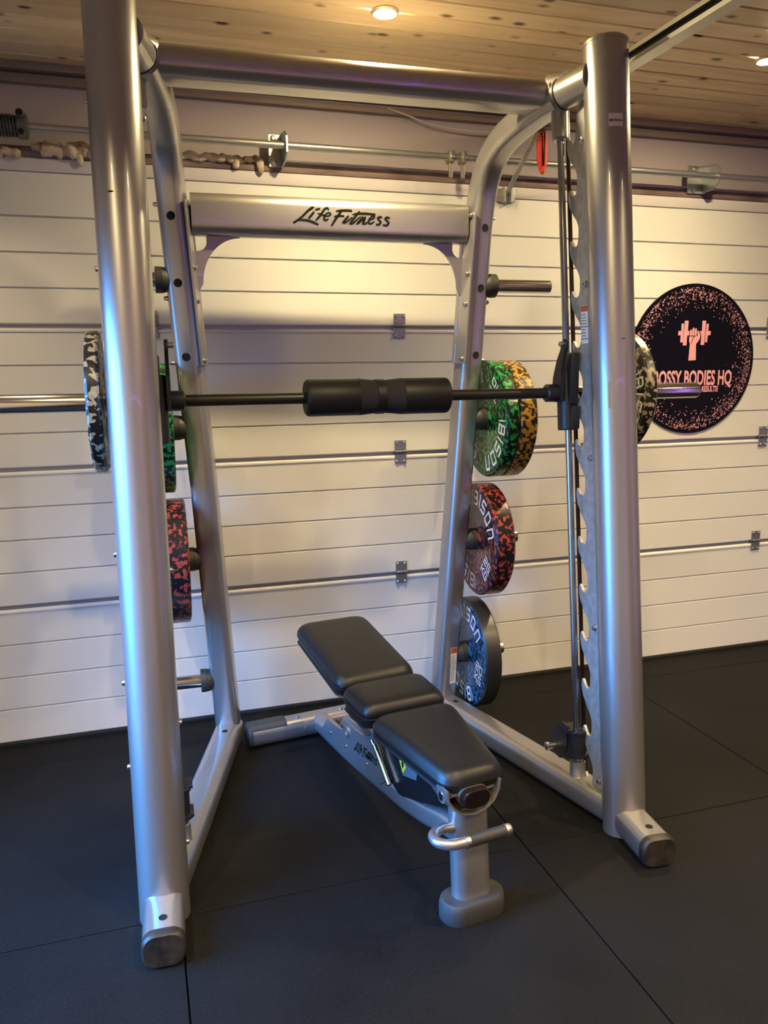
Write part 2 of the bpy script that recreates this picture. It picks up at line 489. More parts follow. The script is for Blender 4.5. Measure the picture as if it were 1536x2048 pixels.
def ring_hole(a, d, r, parent):
    bm = B(); add_lathe(bm, [(r * 1.12, -0.0004), (r * 1.12, 0.0008), (r, 0.0010), (r * 0.96, 0.0002)], a, d, 20)
    obj('bolt_hole', bm, HOLE, parent)


RAILP = rrect(0.102, 0.088, 0.032)
LEGP = rrect(0.090, 0.086, 0.026)
rail_dir = V((-0.268, 0.950, 0)).normalized()
side_r = V((rail_dir.y, -rail_dir.x, 0))      # outward for the right frame


def mirror(p, s): return V((p[0] * s, p[1], p[2]))


leg_pts = [(0.434, 0.957, 0.055), (0.448, 0.945, 0.30), (0.483, 0.903, 1.0), (0.514, 0.884, 1.5), (0.535, 0.872, 1.86)]
bend_pts = [(0.541, 0.866, 1.95), (0.547, 0.846, 2.04), (0.553, 0.795, 2.118), (0.560, 0.715, 2.166), (0.570, 0.630, 2.188), (0.585, 0.545, 2.205), (0.600, 0.478, 2.216), (0.616, 0.405, 2.226)]

for s in (1, -1):
    sd = V((side_r.x * s, side_r.y, 0))
    # --- upright tube
    bm = B(); a = up(UX * s, 0.0); b = up(UX * s, 2.325)
    add_cyl(bm, a, b, UR, 64)
    post = obj('upright_tube', bm, SIL, rack)
    bm = B(); add_lathe(bm, [(UR + 0.0015, 0), (UR + 0.0015, 0.008), (UR - 0.004, 0.012)], b - ldir * 0.006, ldir, 48)
    obj('end_cap', bm, SIL, post)
    # --- base rail with its rubber foot cap
    p0 = V((0.682 * s, 0.02, 0.049)); p1 = V((0.427 * s, 0.975, 0.049))
    bm = B(); add_sweep(bm, [p0, p1], RAILP, sd); rail = obj('base_rail', bm, SIL, rack)
    p2 = V((0.684 * s, 0.0, 0.049)); p0 = V((0.671 if s > 0 else -0.687, -0.178, 0.049)); d = (p0 - p2).normalized(); sx = V((s, 0, 0))
    bm = B(); add_sweep(bm, [p2, p0], RAILP, sx); stub = obj('foot_stub', bm, SIL, rack)
    bm = B(); pr = [(x * 1.015, y * 1.015) for x, y in RAILP]
    add_sweep(bm, [p0 - d * 0.001, p0 + d * 0.017, p0 + d * 0.024], pr, sx, scales=[1, 1, 0.90]); obj('foot_cap', bm, CAPBR, stub)
    ring_hole(p0 - d * 0.040 + V((0, 0, 0.0440)), (0, 0, 1), 0.0095, stub)
    ring_hole(V((0.456 * s, 0.858, 0.0930)), (0, 0, 1), 0.0095, rail)
    # --- back leg bending forward over the top to the upright
    path = leg_pts[:-1] + smooth_path([leg_pts[-1]] + bend_pts, 4)
    bm = B(); add_sweep(bm, [mirror(p, s) for p in path], LEGP, sd); leg = obj('back_leg', bm, SIL, rack)
    # round stub from the upright clamped to the leg's end
    e = mirror(bend_pts[-1], s)
    sdir = V((0.24 * s, -0.95, 0.06)).normalized(); bm = B(); add_cyl(bm, e - sdir * 0.045, e + sdir * 0.140, 0.0462, 32); obj('arm_stub', bm, SIL, rack)
    bm = B(); add_lathe(bm, [(0.044, 0), (0.0485, 0.0005), (0.0485, 0.005), (0.044, 0.0055)], e + sdir * 0.010, sdir, 32); obj('clamp_ring', bm, BLACK, rack)
    # leg front holes
    fr = V((-rail_dir.x * s, -rail_dir.y, 0)) * 0.0435
    for z, hx, hy in ((1.905, 0.537, 0.869), (1.695, 0.526, 0.877), (1.455, 0.512, 0.886)):
        ring_hole(V((hx * s, hy, z)) + fr, fr, 0.0125, leg)
    # mounting plate on the leg's inner side with its bolts
    inn = -sd
    a = mirror((0.539, 0.868, 1.955), s); b = mirror((0.509, 0.887, 1.425), s)
    bm = B()
    fwdv = V((-rail_dir.x * s, -rail_dir.y, 0))
    q = [a + inn * 0.046 + fwdv * 0.052, a + inn * 0.046 - fwdv * 0.030, b + inn * 0.046 - fwdv * 0.030, b + inn * 0.046 + fwdv * 0.052]
    add_poly(bm, q, inn * 0.009); bmesh.ops.bevel(bm, geom=[x for x in bm.edges], offset=0.0015, segments=1, affect='EDGES')
    pl = obj('mount_plate', bm, SIL, leg)
    for t in (0.02, 0.40, 0.60, 0.97):
        c = a.lerp(b, t) + inn * 0.055 + fwdv * 0.033
        bolts(pl, [(c, inn)], 0.0085, 0.011)
    for t in (0.02, 0.58, 0.98):
        c = a.lerp(b, t) - inn * 0.045 + fwdv * 0.02
        bolts(leg, [(c, -inn)], 0.0075, 0.016)
    # weld bead along the plate
    bm = B(); wl = [a.lerp(b, t) + inn * 0.053 - fwdv * 0.012 + V((random.uniform(-.002, .002), random.uniform(-.002, .002), 0)) for t in [k / 40 for k in range(41)]]
    add_sweep(bm, wl, circ(0.0045, 8), fwdv, scales=[random.uniform(0.7, 1.2) for _ in wl]); obj('weld_bead', bm, SIL, pl)
    # --- zinc catch plate with hooks
    T0, TD = 0.252, 0.1537
    px = 0.650 * s
    outl = [(0.045, 0.085), (0.055, 2.215), (0.085, 2.20), (0.118, 2.16)]
    for k in range(12, -2, -1):
        zt = T0 + TD * k
        outl += [(0.121, zt + 0.035), (0.124, zt + 0.004), (0.132, zt - 0.012), (0.146, zt - 0.017), (0.158, zt - 0.012), (0.166, zt + 0.001), (0.172, zt + 0.006),
                 (0.177, zt), (0.179, zt - 0.022), (0.172, zt - 0.046), (0.152, zt - 0.072)]
        if k >= 0: outl += [(0.132, zt - 0.092), (0.123, zt - 0.108)]
    outl += [(0.10, 0.03), (0.06, 0.045)]
    outl = [q for q in outl if q[1] > 0.02]
    bm = B(); add_poly(bm, [V((px, LEAN * z + o, z)) for o, z in outl], V((0.009 * s, 0, 0)))
    plate = obj('catch_plate', bm, ZINC, rack, 25)
    for z in (2.08, 1.655, 1.13, 0.605, 0.115):
        bolts(plate, [(V((px, LEAN * z + 0.085, z)), V((-s, 0, 0)))], 0.0095, 0.010)
    # --- chrome guide rod with its sockets
    gx, go = 0.630 * s, 0.183
    bm = B(); add_cyl(bm, up(gx, 0.075, go), up(gx, 2.17, go), 0.0108, 24); rod = obj('guide_rod', bm, ROD, rack)
    bm = B(); add_lathe(bm, [(0.026, 0), (0.026, 0.10), (0.022, 0.105)], up(gx, 2.205, go), -ldir, 28); obj('rod_socket', bm, SIL, rod)
    bm = B(); add_lathe(bm, [(0.034, 0), (0.030, 0.004), (0.026, 0.010), (0.026, 0.055), (0.022, 0.058)], up(gx, 0.082, go), ldir, 28); obj('rod_socket', bm, SIL, rod)
    bm = B(); add_cyl(bm, up(0.667 * s, 0.06, 0.203), up(0.667 * s, 2.20, 0.203), 0.007, 12); obj('cable_rod', bm, mat('dark_rod', (0.05, 0.035, 0.03), 0.3, 0.8) if s > 0 else bpy.data.materials['dark_rod'], rack)
    # --- adjustable black safety stop on the rod
    zs_ = 0.155
    bm = B(); a = up(gx, zs_, go)
    add_lathe(bm, [(0.036, 0), (0.036, 0.008), (0.027, 0.010), (0.027, 0.075), (0.032, 0.077), (0.032, 0.085)], a, ldir, 28)
    stop = obj('safety_stop', bm, BLACK, rack)
    bm = B(); pts = [(0.02, -0.010), (0.06, -0.034), (0.108, -0.036), (0.134, -0.012), (0.134, 0.024), (0.104, 0.070), (0.056, 0.098), (0.02, 0.094)]
    add_poly(bm, [a + V((-0.030 * s + (0.018 if s < 0 else 0) * s, o, z)) for o, z in pts], V((0.008 * s, 0, 0))); add_box(bm, a + V((-0.012 * s, 0.032, 0.085)), (0.05, 0.06, 0.006)); add_box(bm, a + V((-0.012 * s, 0.032, -0.002)), (0.05, 0.06, 0.006))
    obj('stop_hook', bm, BLACK, stop)
    bm = B(); c = a + V((-0.030 * s if s > 0 else 0.010, 0.100, -0.006)); pk = 1.0 if s > 0 else 0.35; add_lathe(bm, [(0.011, 0), (0.011, 0.022 * pk), (0.014, 0.023 * pk), (0.014, 0.032 * pk), (0.010, 0.034 * pk)], c, V((-s, 0, 0)), 16); obj('stop_pin', bm, STEEL, stop)

# --- cross bars
bm = B(); add_sweep(bm, [(-0.572, 0.475, 2.236), (0.572, 0.475, 2.236)], rrect(0.135, 0.086, 0.036, 8), V((0, 1, 0))); topbar = obj('top_crossbar', bm, SIL, rack)
for s in (1, -1):
    bm = B(); add_box(bm, (0.577 * s, 0.475, 2.236), (0.012, 0.13, 0.085), bev=0.004); obj('end_flange', bm, SIL, topbar)
    bolts(topbar, [(V((0.588 * s, 0.412, 2.256)), V((-0.80 * s, -0.55, 0.25)))], 0.012, 0.014)
    bm = B(); add_sweep(bm, [V((0.586 * s, 0.43, 2.245)), V((0.622 * s, 0.385, 2.243))], rrect(0.05, 0.086, 0.024), V((0.9 * s, 0.4, 0))); obj('clamp_bracket', bm, SIL, topbar)
MB = (0.868, 1.918)
bm = B(); add_sweep(bm, [(-0.484, *MB), (0.484, *MB)], rrect(0.086, 0.136, 0.036, 8), V((0, 1, 0))); midbar = obj('middle_crossbar', bm, SIL, rack)
for s in (1, -1):
    # curved gusset with a round relief hole
    x0, z0 = 0.478, MB[1] - 0.066
    pts = [(0.335, z0 + 0.004)]
    for k in range(13):
        a = R(90 - 90 * k / 12); pts.append((0.325 + 0.128 * (1 - math.cos(a) if False else math.sin(R(90 * k / 12))), z0 - 0.005 - 0.150 * (1 - math.cos(R(90 * k / 12)))))
    pts += [(0.470, z0 - 0.185), (0.476, z0 - 0.055)]
    for k in range(9): a = R(-80 - 110 * k / 8); pts.append((0.468 + 0.032 * math.cos(a), z0 - 0.018 + 0.032 * math.sin(a)))
    pts.append((0.437, z0 + 0.004))
    bm = B(); add_poly(bm, [V((x * s, MB[0] - 0.004, z)) for x, z in pts], V((0, 0.008, 0))); obj('gusset', bm, SIL, midbar, 25)

# --- brush-script maker's logo, traced as strokes in a 1.0 x 0.18 box
LOGO = [  # (points in zoomed pixels), (widths)
    ([(345, 78), (310, 92), (255, 130), (190, 190), (125, 240), (90, 262), (55, 285)], [14, 30, 26, 24, 22, 22, 26]),
    ([(95, 258), (160, 244), (240, 248), (320, 266), (400, 300)], [10, 20, 26, 28, 22]),
    ([(345, 135), (310, 175), (265, 225)], [22, 26, 24]),
    ([(360, 115), (395, 103), (430, 95)], [16, 24, 16]),
    ([(545, 118), (535, 88), (505, 90), (470, 125), (430, 180), (395, 215), (362, 248)], [14, 22, 24, 26, 26, 24, 16]),
    ([(390, 155), (430, 165), (475, 178), (520, 186)], [14, 20, 20, 12]),
    ([(490, 195), (540, 185), (572, 165), (560, 145), (520, 155), (490, 190), (480, 225), (505, 240), (545, 222)], [10, 16, 20, 20, 20, 24, 26, 24, 12]),
    ([(650, 122), (720, 112), (800, 108), (878, 112)], [18, 26, 26, 24]),
    ([(725, 120), (690, 165), (640, 225), (580, 315)], [24, 30, 28, 20]),
    ([(622, 190), (690, 180), (765, 182)], [18, 22, 22]),
    ([(828, 172), (800, 205), (750, 262), (790, 258), (840, 222), (880, 190)], [18, 26, 26, 20, 18, 14]),
    ([(985, 112), (940, 160), (895, 215), (850, 272), (890, 268), (945, 220), (1000, 180)], [16, 28, 28, 26, 20, 18, 14]),
    ([(880, 160), (960, 145), (1080, 142), (1212, 150)], [14, 26, 26, 22]),
    ([(1035, 175), (1000, 220), (950, 272), (1010, 232), (1060, 195), (1045, 235), (1030, 270), (1070, 268), (1110, 235)], [18, 26, 26, 20, 24, 26, 26, 18, 14]),
    ([(1120, 225), (1175, 205), (1195, 180), (1165, 172), (1125, 210), (1110, 250), (1140, 270), (1200, 238)], [10, 18, 22, 20, 24, 26, 22, 12]),
    ([(1310, 190), (1280, 178), (1245, 195), (1265, 222), (1285, 248), (1255, 280), (1215, 275)], [18, 24, 24, 24, 26, 24, 20]),
    ([(1420, 195), (1385, 182), (1352, 200), (1380, 230), (1400, 258), (1365, 288), (1315, 280)], [20, 24, 24, 24, 26, 24, 18]),
]


def logo_bm(fn, bold=1.0):
    bm = B()
    for pts, ws in LOGO:
        P3 = [V((x, y, 0)) for x, y in pts]; sp = smooth_path(P3, 3)
        w = []
        for i in range(len(sp)):
            t = i / 3; k = int(min(t, len(ws) - 1)); k2 = min(k + 1, len(ws) - 1); w.append(ws[k] + (ws[k2] - ws[k]) * (t - k))
        line = [((p.x - 50) / 1370, (320 - p.y) / 1370) for p in sp]
        add_stroke(bm, line, [x * bold / 1370 for x in w], fn)
    return bm


yf = MB[0] - 0.0437
bm = logo_bm(lambda u, v: V((-0.150 + 0.340 * u, yf, MB[1] - 0.031 + 0.340 * v * 1.03 + 0.004 * u)), 1.25); orient(bm, (0, -1, 0))
tag(decal('logo_lettering', bm, INK, midbar), 'black brush-script maker logo')

# --- storage horns: chrome post through a rubber bumper
for s in (1, -1):
    for z, lx, ly, tip in ((1.708, 0.526, 0.877, 0.835), (1.215, 0.497, 0.895, 0.78), (0.740, 0.470, 0.918, 0.735), (0.265, 0.446, 0.947, 0.695)):
        if s < 0 and z > 1.6: tip = 0.765
        bm = B(); add_cyl(bm, (lx * s, ly, z), (tip * s, ly, z), 0.0245, 28, bev=0.003); horn = obj('weight_horn', bm, CHROME, rack)
        bm = B(); xo = lx + 0.043
        add_lathe(bm, [(0.040, 0), (0.043, 0.012), (0.043, 0.014), (0.0415, 0.015), (0.0425, 0.017), (0.041, 0.034), (0.026, 0.036)] if False else
                  [(0.026, -0.012), (0.034, -0.006), (0.0405, 0.008), (0.0425, 0.018), (0.0415, 0.019), (0.0430, 0.020), (0.0430, 0.040), (0.026, 0.041)],
                  (xo * s, ly, z), (s, 0, 0), 32); obj('rubber_bumper', bm, RUB, horn)

# --- stickers on the rack
# asset tag wrapped on the right upright
bm = B(); zc = 2.097; hw, hh = 0.021, 0.018
a0 = math.atan2(-0.92, -0.16)
g = []
for i in range(7):
    ang = a0 + (i / 6 - 0.5) * 2 * hw / UR; col = []
    for dz in (-hh, hh):
        c = up(UX, zc + dz); col.append(bm.verts.new(c + V((math.cos(ang), math.sin(ang), 0)) * (UR + 0.0008)))
    g.append(col)
for p, q in zip(g, g[1:]): bm.faces.new((p[0], q[0], q[1], p[1]))
st = tag(decal('asset_sticker', bm, mat('pink_white_paper', (0.72, 0.62, 0.62), 0.6), [o for o in rack.children if o.name.startswith('upright_tube')][0]), 'small white asset sticker with a black code')


def text_bm(txt, size, sx=1.0, bold=0.0):
    cu = bpy.data.curves.new('lettering_source', 'FONT'); cu.body = txt; cu.size = size; cu.align_x = 'CENTER'; cu.align_y = 'CENTER'; cu.offset = bold; cu.resolution_u = 3
    o = bpy.data.objects.new('lettering_source', cu); C.objects.link(o)
    dg = bpy.context.evaluated_depsgraph_get(); me = bpy.data.meshes.new_from_object(o.evaluated_get(dg))
    bm = B(); bm.from_mesh(me); bpy.data.meshes.remove(me); bpy.data.objects.remove(o); bpy.data.curves.remove(cu)
    for v in bm.verts: v.co.x *= sx
    return bm


bm = text_bm('ABE-WS-0714', 0.0085, 0.78, 0.0003)
for v in bm.verts:
    ang = a0 + v.co.x / UR; z = zc - 0.002 + v.co.y
    v.co = up(UX, z) + V((math.cos(ang), math.sin(ang), 0)) * (UR + 0.0013)
decal('sticker_text', bm, INK, st)


def warning_label(parent, o, ux, uy, w, h, nrm, lines=7):
    """white label: orange head band, rows of tiny print"""
    o = V(o); ux = V(ux).normalized(); uy = V(uy).normalized(); nrm = V(nrm).normalized()

    def quad(bm, x0, x1, y0, y1, lift):
        q = [o + ux * x + uy * y + nrm * lift for x, y in ((x0, y0), (x1, y0), (x1, y1), (x0, y1))]
        bm.faces.new([bm.verts.new(p) for p in q])
    bm = B(); quad(bm, -w / 2, w / 2, -h / 2, h / 2, 0.0008); orient(bm, nrm); lb = tag(decal('warning_label', bm, WHITE, parent), 'white warning label with an orange header band')
    bm = B(); quad(bm, -w / 2 + 0.001, w / 2 - 0.001, h / 2 - 0.16 * h, h / 2 - 0.001, 0.0012); orient(bm, nrm); decal('label_header', bm, ORANGE, lb)
    bm = B()
    for k in range(lines):
        y = h / 2 - 0.22 * h - k * 0.72 * h / lines; L = random.uniform(0.55, 0.86) * w
        x = -w / 2 + 0.06 * w
        while x < -w / 2 + 0.06 * w + L:
            d = random.uniform(0.05, 0.16) * w; quad(bm, x, min(x + d, w / 2 - 0.05 * w), y - 0.30 * h / lines, y, 0.0012); x += d + 0.04 * w
    orient(bm, nrm); decal('label_print', bm, GREYP, lb)


cps = [o for o in rack.children if o.name.startswith('catch_plate')]
warning_label(cps[0], V((0.650, LEAN * 1.535 + 0.098, 1.535)), V((0, -1, 0)), V((0, LEAN, 1)), 0.042, 0.115, V((-1, 0, 0)), 9)
legs_ = [o for o in rack.children if o.name.startswith('back_leg')]
fr = V((-rail_dir.x, -rail_dir.y, 0))
warning_label(legs_[0], V((0.444, 0.948, 0.225)) + fr * 0.0435 + side_r * 0.008, side_r, V((0.02, -0.05, 1)), 0.030, 0.155, fr, 16)
# brown rub mark and scratches on the uprights
for z, ang, h, w in ((1.325, -2.30, 0.075, 0.004),):
    bm = B(); c = up(UX, z); d = V((math.cos(ang), math.sin(ang), 0)); t = V((-d.y, d.x, 0))
    bm.faces.new([bm.verts.new(c + d * (UR + 0.0006) + t * x + ldir * y) for x, y in ((-w, -h / 2), (w, -h / 2), (w * .8, h / 2), (-w * .8, h / 2))]); orient(bm, d)
    decal('rub_mark', bm, TAN, [o for o in rack.children if o.name.startswith('upright_tube')][0])
for xs_, z, ang, w, h in ((-UX, 1.835, R(251), 0.0085, 0.0022), (UX, 1.487, R(266), 0.007, 0.0015)):
    bm = B(); c = up(xs_, z); d = V((math.cos(ang), math.sin(ang), 0)); t = V((-d.y, d.x, 0))
    bm.faces.new([bm.verts.new(c + d * (UR + 0.0007) + t * x + ldir * y) for x, y in ((-w, 0), (-w * .3, -h), (w, -h * .6), (w * .8, h * .6), (w * .2, h))]); orient(bm, d)
    decal('scratch', bm, INK, [o for o in rack.children if o.name.startswith('upright_tube')][0 if xs_ > 0 else 1])
# bolts on the uprights' flanks
ups = [o for o in rack.children if o.name.startswith('upright_tube')]
for o, s in ((ups[0], 1), (ups[1], -1)):
    for z in (1.66, 0.95, 0.40, 0.62, 2.06) if s < 0 else (1.63,):
        bolts(o, [(up(UX * s, z) + V((s * (UR - 0.001), 0.012, 0)), V((s, 0, 0)))], 0.0075, 0.010)
    for z in (2.03, 0.90, 0.50, 0.18) if s < 0 else ():
        bolts(o, [(up(UX * s, z) + V((-s * (UR - 0.001), 0.012, 0)), V((-s, 0, 0)))], 0.0075, 0.010)

# ================================================================= BARBELL riding on the guide rods
BZ, BY = 1.327, 0.335
bar = empty('barbell', MC + M.Rotation(MYAW, 3, 'Z') @ V((0, BY, BZ)), MYAW, 'long black barbell with chrome sleeves held across the smith machine', 'barbell')
bm = B(); add_cyl(bm, (-0.70, 0, 0), (0.70, 0, 0), 0.0165, 28); obj('bar_shaft', bm, BARBLK, bar)
for s in (1, -1):
    bm = B(); add_lathe(bm, [(0.020, 0), (0.0255, 0.002), (0.0255, 0.410), (0.0225, 0.417)], (0.690 * s, 0, 0), (s, 0, 0), 32); obj('sleeve', bm, CHROME, bar)
    bm = B(); add_lathe(bm, [(0.030, 0), (0.038, 0.003), (0.038, 0.030), (0.028, 0.032)], (0.712 * s, 0, 0), (s, 0, 0), 32); obj('sleeve_collar', bm, BLACK, bar)
    gx = 0.630 * s; b0 = V((gx, 0, 0))
    # carriage sleeve round the guide rod
    bm = B(); add_lathe(bm, [(0.030, 0), (0.033, 0.003), (0.033, 0.185), (0.029, 0.188)], b0 + ldir * -0.118 + V((0, 0.003, 0)), ldir, 28)
    car = obj('carriage', bm, BLACK, bar)
    bm = B(); add_box(bm, b0 + V((0.0, -0.010, 0.045)), (0.030, 0.070, 0.16), bev=0.006); add_box(bm, b0 + V((0.002 * s, -0.035, -0.075)), (0.028, 0.040, 0.07), bev=0.004)
    add_lathe(bm, [(0.026, 0), (0.028, 0.004), (0.028, 0.045), (0.022, 0.050)], b0 + V((-0.030 * s, 0, 0)), (-s, 0, 0), 28)
    obj('carriage_block', bm, BLACK, car)
    # hook lever rising from the bar
    bm = B(); hp = [(-0.030, -0.025), (0.020, -0.030), (0.034, 0.0), (0.026, 0.05), (0.006, 0.10), (-0.020, 0.135), (-0.022, 0.158), (-0.038, 0.166), (-0.052, 0.155), (-0.052, 0.140), (-0.038, 0.110), (-0.026, 0.07), (-0.030, 0.02)]
    add_poly(bm, [b0 + V((-0.040 * s, y, z)) for y, z in hp], V((0.010 * s, 0, 0))); bmesh.ops.bevel(bm, geom=list(bm.edges), offset=0.001, segments=1, affect='EDGES')
    hk = obj('hook_lever', bm, BLACK, bar)
    bm = B(); add_lathe(bm, [(0.008, 0), (0.008, 0.014), (0.005, 0.016)], b0 + V((-0.040 * s, -0.038, 0.150)), (-s, 0, 0), 12); obj('lever_bolt', bm, BOLT, hk)
    bm = B(); add_cyl(bm, b0 + V((0.005 * s, -0.026, 0.012)), b0 + V((0.045 * s, -0.026, 0.012)), 0.009, 14); obj('catch_peg', bm, STEEL, hk)

# foam pad round the bar
bm = B(); prof = []
for x, r in ((-0.222, 0.046), (-0.217, 0.052), (-0.212, 0.0535), (-0.066, 0.0535), (-0.050, 0.0470), (0.050, 0.0470), (0.068, 0.0535), (0.205, 0.0535), (0.211, 0.052), (0.216, 0.046)): prof.append((r, x))
prof = [(0.018, -0.222)] + prof + [(0.018, 0.216)]
pad_root = empty('bar_pad', MC + M.Rotation(MYAW, 3, 'Z') @ V((0.008, BY, BZ)), MYAW, 'fat black foam neck pad wrapped around the middle of the barbell', 'bar pad')
add_lathe(bm, prof, (0, 0, 0), (1, 0, 0), 48); obj('foam_sleeve', bm, FOAM, pad_root)
bm = B(); add_lathe(bm, [(0.0505, -0.066), (0.0532, -0.064), (0.0500, -0.034), (0.0478, -0.010), (0.0478, 0.014), (0.0500, 0.040), (0.0532, 0.070), (0.0505, 0.072)], (0, 0, 0), (1, 0, 0), 48)
for v in bm.verts: v.co.yz = v.co.yz * 1.012
obj('elastic_wrap', bm, STRAP, pad_root)
bm = B(); add_lathe(bm, [(0.046, -0.013), (0.0510, -0.012), (0.0510, 0.012), (0.046, 0.013)], (0, 0, 0), (1, 0, 0), 48); obj('strap', bm, FOAM, pad_root)

# ================================================================= WEIGHT PLATES
GL = {
    'B': [[(0, 0), (0, 1), (.8, 1), (.95, .87), (.95, .63), (.8, .5), (1, .38), (1, .12), (.85, 0), (0, 0)], [(0, .5), (.8, .5)]],
    'I': [[(.5, 0), (.5, 1)]], 'S': [[(1, 1), (.12, 1), (0, .9), (0, .5), (1, .5), (1, .1), (.88, 0), (0, 0)]],
    'O': [[(0, 0), (0, 1), (.85, 1), (1, .85), (1, 0), (0, 0)]], 'N': [[(0, 0), (0, 1), (.85, 1), (1, .85), (1, 0)]],
    '/': [[(.5, 0), (.5, 1)]],
    '2': [[(0, 1), (1, 1), (1, .5), (0, .5), (0, 0), (1, 0)]], '0': [[(0, 0), (0, 1), (1, 1), (1, 0), (0, 0)]],
    '5': [[(1, 1), (0, 1), (0, .5), (1, .5), (1, 0), (0, 0)]], '1': [[(.5, 0), (.5, 1)]],
    'K': [[(0, 0), (0, 1)], [(0, .45), (.35, .5), (1, 1)], [(.35, .5), (1, 0)]], 'G': [[(1, 1), (0, 1), (0, 0), (1, 0), (1, .5), (.5, .5)]],
}


def weight_plate(name, x_in, side, cy, cz, r, T, m_body, txt, phase, label, cat, m_rim=None, group=None):
    """side +1: plate lies outward of x_in along +x; the lettered face looks back at the rack"""
    root = empty(name, MC + M.Rotation(MYAW, 3, 'Z') @ V((x_in * side, cy, cz)), MYAW, label, cat, group)
    prof = [(0.0265, 0.002), (0.046, 0.002), (0.046, 0.004), (0.083, 0.004), (0.091, 0.0), (r - 0.016, 0.0), (r - 0.014, 0.0015), (r - 0.006, 0.0015), (r, 0.0075),
            (r, T - 0.0075), (r - 0.006, T - 0.0015), (r - 0.014, T - 0.0015), (r - 0.016, T), (0.091, T), (0.083, T - 0.004), (0.046, T - 0.004), (0.046, T - 0.002), (0.0265, T - 0.002)]
    bm = B(); add_lathe(bm, prof, (0, 0, 0), (side, 0, 0), 80, close=True)
    if m_rim:
        bm.faces.ensure_lookup_table()
        for f in bm.faces:
            c = f.calc_center_median()
            if math.hypot(c.y, c.z) > r - 0.004: f.material_index = 1
    obj('rubber_disc', bm, [m_body, m_rim] if m_rim else m_body, root)
    bm = B(); add_lathe(bm, [(0.0262, 0.0015), (0.040, 0.0015), (0.040, T - 0.0015), (0.0262, T - 0.0015)], (0, 0, 0), (side, 0, 0), 40, close=True); obj('hub_ring', bm, STEEL, root)
    # face lettering, seen looking along +side: right hand is -y*side
    xf = -0.0006 * side

    def letter(bm):
        orient(bm, (-side, 0, 0)); decal('letter', bm, WHITE, root)
    rb, rt = 0.66 * r, 0.88 * r

    def arc(word, centre):
        for k, ch in enumerate(word):
            a_c = centre + (39, 28, 14.5, 1, -18, -38)[k]
            bm = B()
            for ln in GL[ch]:
                def fn(u, v, a_c=a_c):
                    rad = rb + v * (rt - rb)
                    a = R(a_c) - (u - 0.5) * 0.030 * (r / 0.22) / rad * 1.05
                    return V((xf, -side * rad * math.cos(a), rad * math.sin(a)))
                add_stroke(bm, ln, 0.21 if ch != '/' else 0.14, fn)
            letter(bm)
    for cen in (90, 270): arc('/BISON', cen + phase + 4)
    for cen in (0, 180):
        a = R(cen + phase); cr = 0.68 * r; t = R(phase) if cen == 0 else R(phase + 180)
        for row, word in enumerate((txt, 'KG')):
            for k, ch in enumerate(word):
                bm = B()
                for ln in GL[ch]:
                    def fn(u, v, row=row, k=k):
                        sc = r / 0.22
                        x = (-0.029 + k * 0.034 + u * 0.0235) * sc; y = (0.008 - row * 0.047 + v * 0.031) * sc
                        X = cr * math.cos(a) + x * math.cos(t) - y * math.sin(t); Z = cr * math.sin(a) + x * math.sin(t) + y * math.cos(t)
                        return V((xf, -side * X, Z))
                    add_stroke(bm, ln, 0.18, fn)
                letter(bm)
    return root


GRN = speckle('green_fleck_rubber', (0.006, 0.007, 0.007), [(0.012, 0.20, 0.04), (0.015, 0.30, 0.05)], 66, 0.52)
YEL = speckle('amber_fleck_rubber', (0.012, 0.012, 0.010), [(0.32, 0.16, 0.015), (0.42, 0.22, 0.02)], 70, 0.49)
REDM = speckle('red_fleck_rubber', (0.008, 0.008, 0.010), [(0.30, 0.040, 0.028), (0.40, 0.06, 0.036)], 66, 0.54)
BLU = speckle('blue_fleck_rubber', (0.005, 0.006, 0.008), [(0.004, 0.11, 0.27), (0.005, 0.16, 0.38)], 66, 0.50)
CAM = speckle('cream_camo_rubber', (0.010, 0.010, 0.009), [(0.30, 0.26, 0.18), (0.38, 0.33, 0.23)], 52, 0.52)
weight_plate('weight_plate', 0.762, -1, BY, BZ, 0.190, 0.037, CAM, '15', 20, 'cream and black camo plate on the left sleeve of the barbell', 'weight plate', group='camo plates loaded on the barbell')
weight_plate('weight_plate', 0.792, 1, BY, BZ, 0.190, 0.040, CAM, '15', 70, 'cream and black camo plate on the right sleeve, half behind the right upright', 'weight plate', group='camo plates loaded on the barbell')
G2 = 'speckled bumper plates stored on the rack horns'
HZ = {1.215: (0.497, 0.895), 0.740: (0.470, 0.918), 0.265: (0.446, 0.947)}
weight_plate('weight_plate', 0.580, -1, 0.895, 1.215 - 0.001, 0.222, 0.062, GRN, '10', 50, 'green speckled plate stored behind the left upright', 'weight plate', group=G2)
weight_plate('weight_plate', 0.553, -1, 0.918, 0.740 - 0.001, 0.222, 0.080, REDM, '25', -40, 'red speckled plate stored behind the left upright, below the green one', 'weight plate', group=G2)
weight_plate('weight_plate', 0.580, 1, 0.895, 1.215 - 0.001, 0.222, 0.050, GRN, '10', 48, 'green speckled plate in front of the amber one on the right leg', 'weight plate', group=G2)
weight_plate('weight_plate', 0.632, 1, 0.895, 1.215 - 0.001, 0.222, 0.070, YEL, '15', 10, 'amber and black speckled plate pressed behind the green one', 'weight plate', group=G2)
weight_plate('weight_plate', 0.553, 1, 0.918, 0.740 - 0.001, 0.222, 0.080, REDM, '25', -38, 'red speckled plate marked 25 KG on the right leg', 'weight plate', group=G2)
weight_plate('weight_plate', 0.529, 1, 0.947, 0.265 - 0.001, 0.222, 0.070, BLU, '20', -16, 'blue flecked plate with plain black rim marked 20 KG, just above the floor', 'weight plate', m_rim=mat('plain_black_rubber', (0.010, 0.010, 0.011), 0.42, 0, 0.2, 0.3), group=G2)

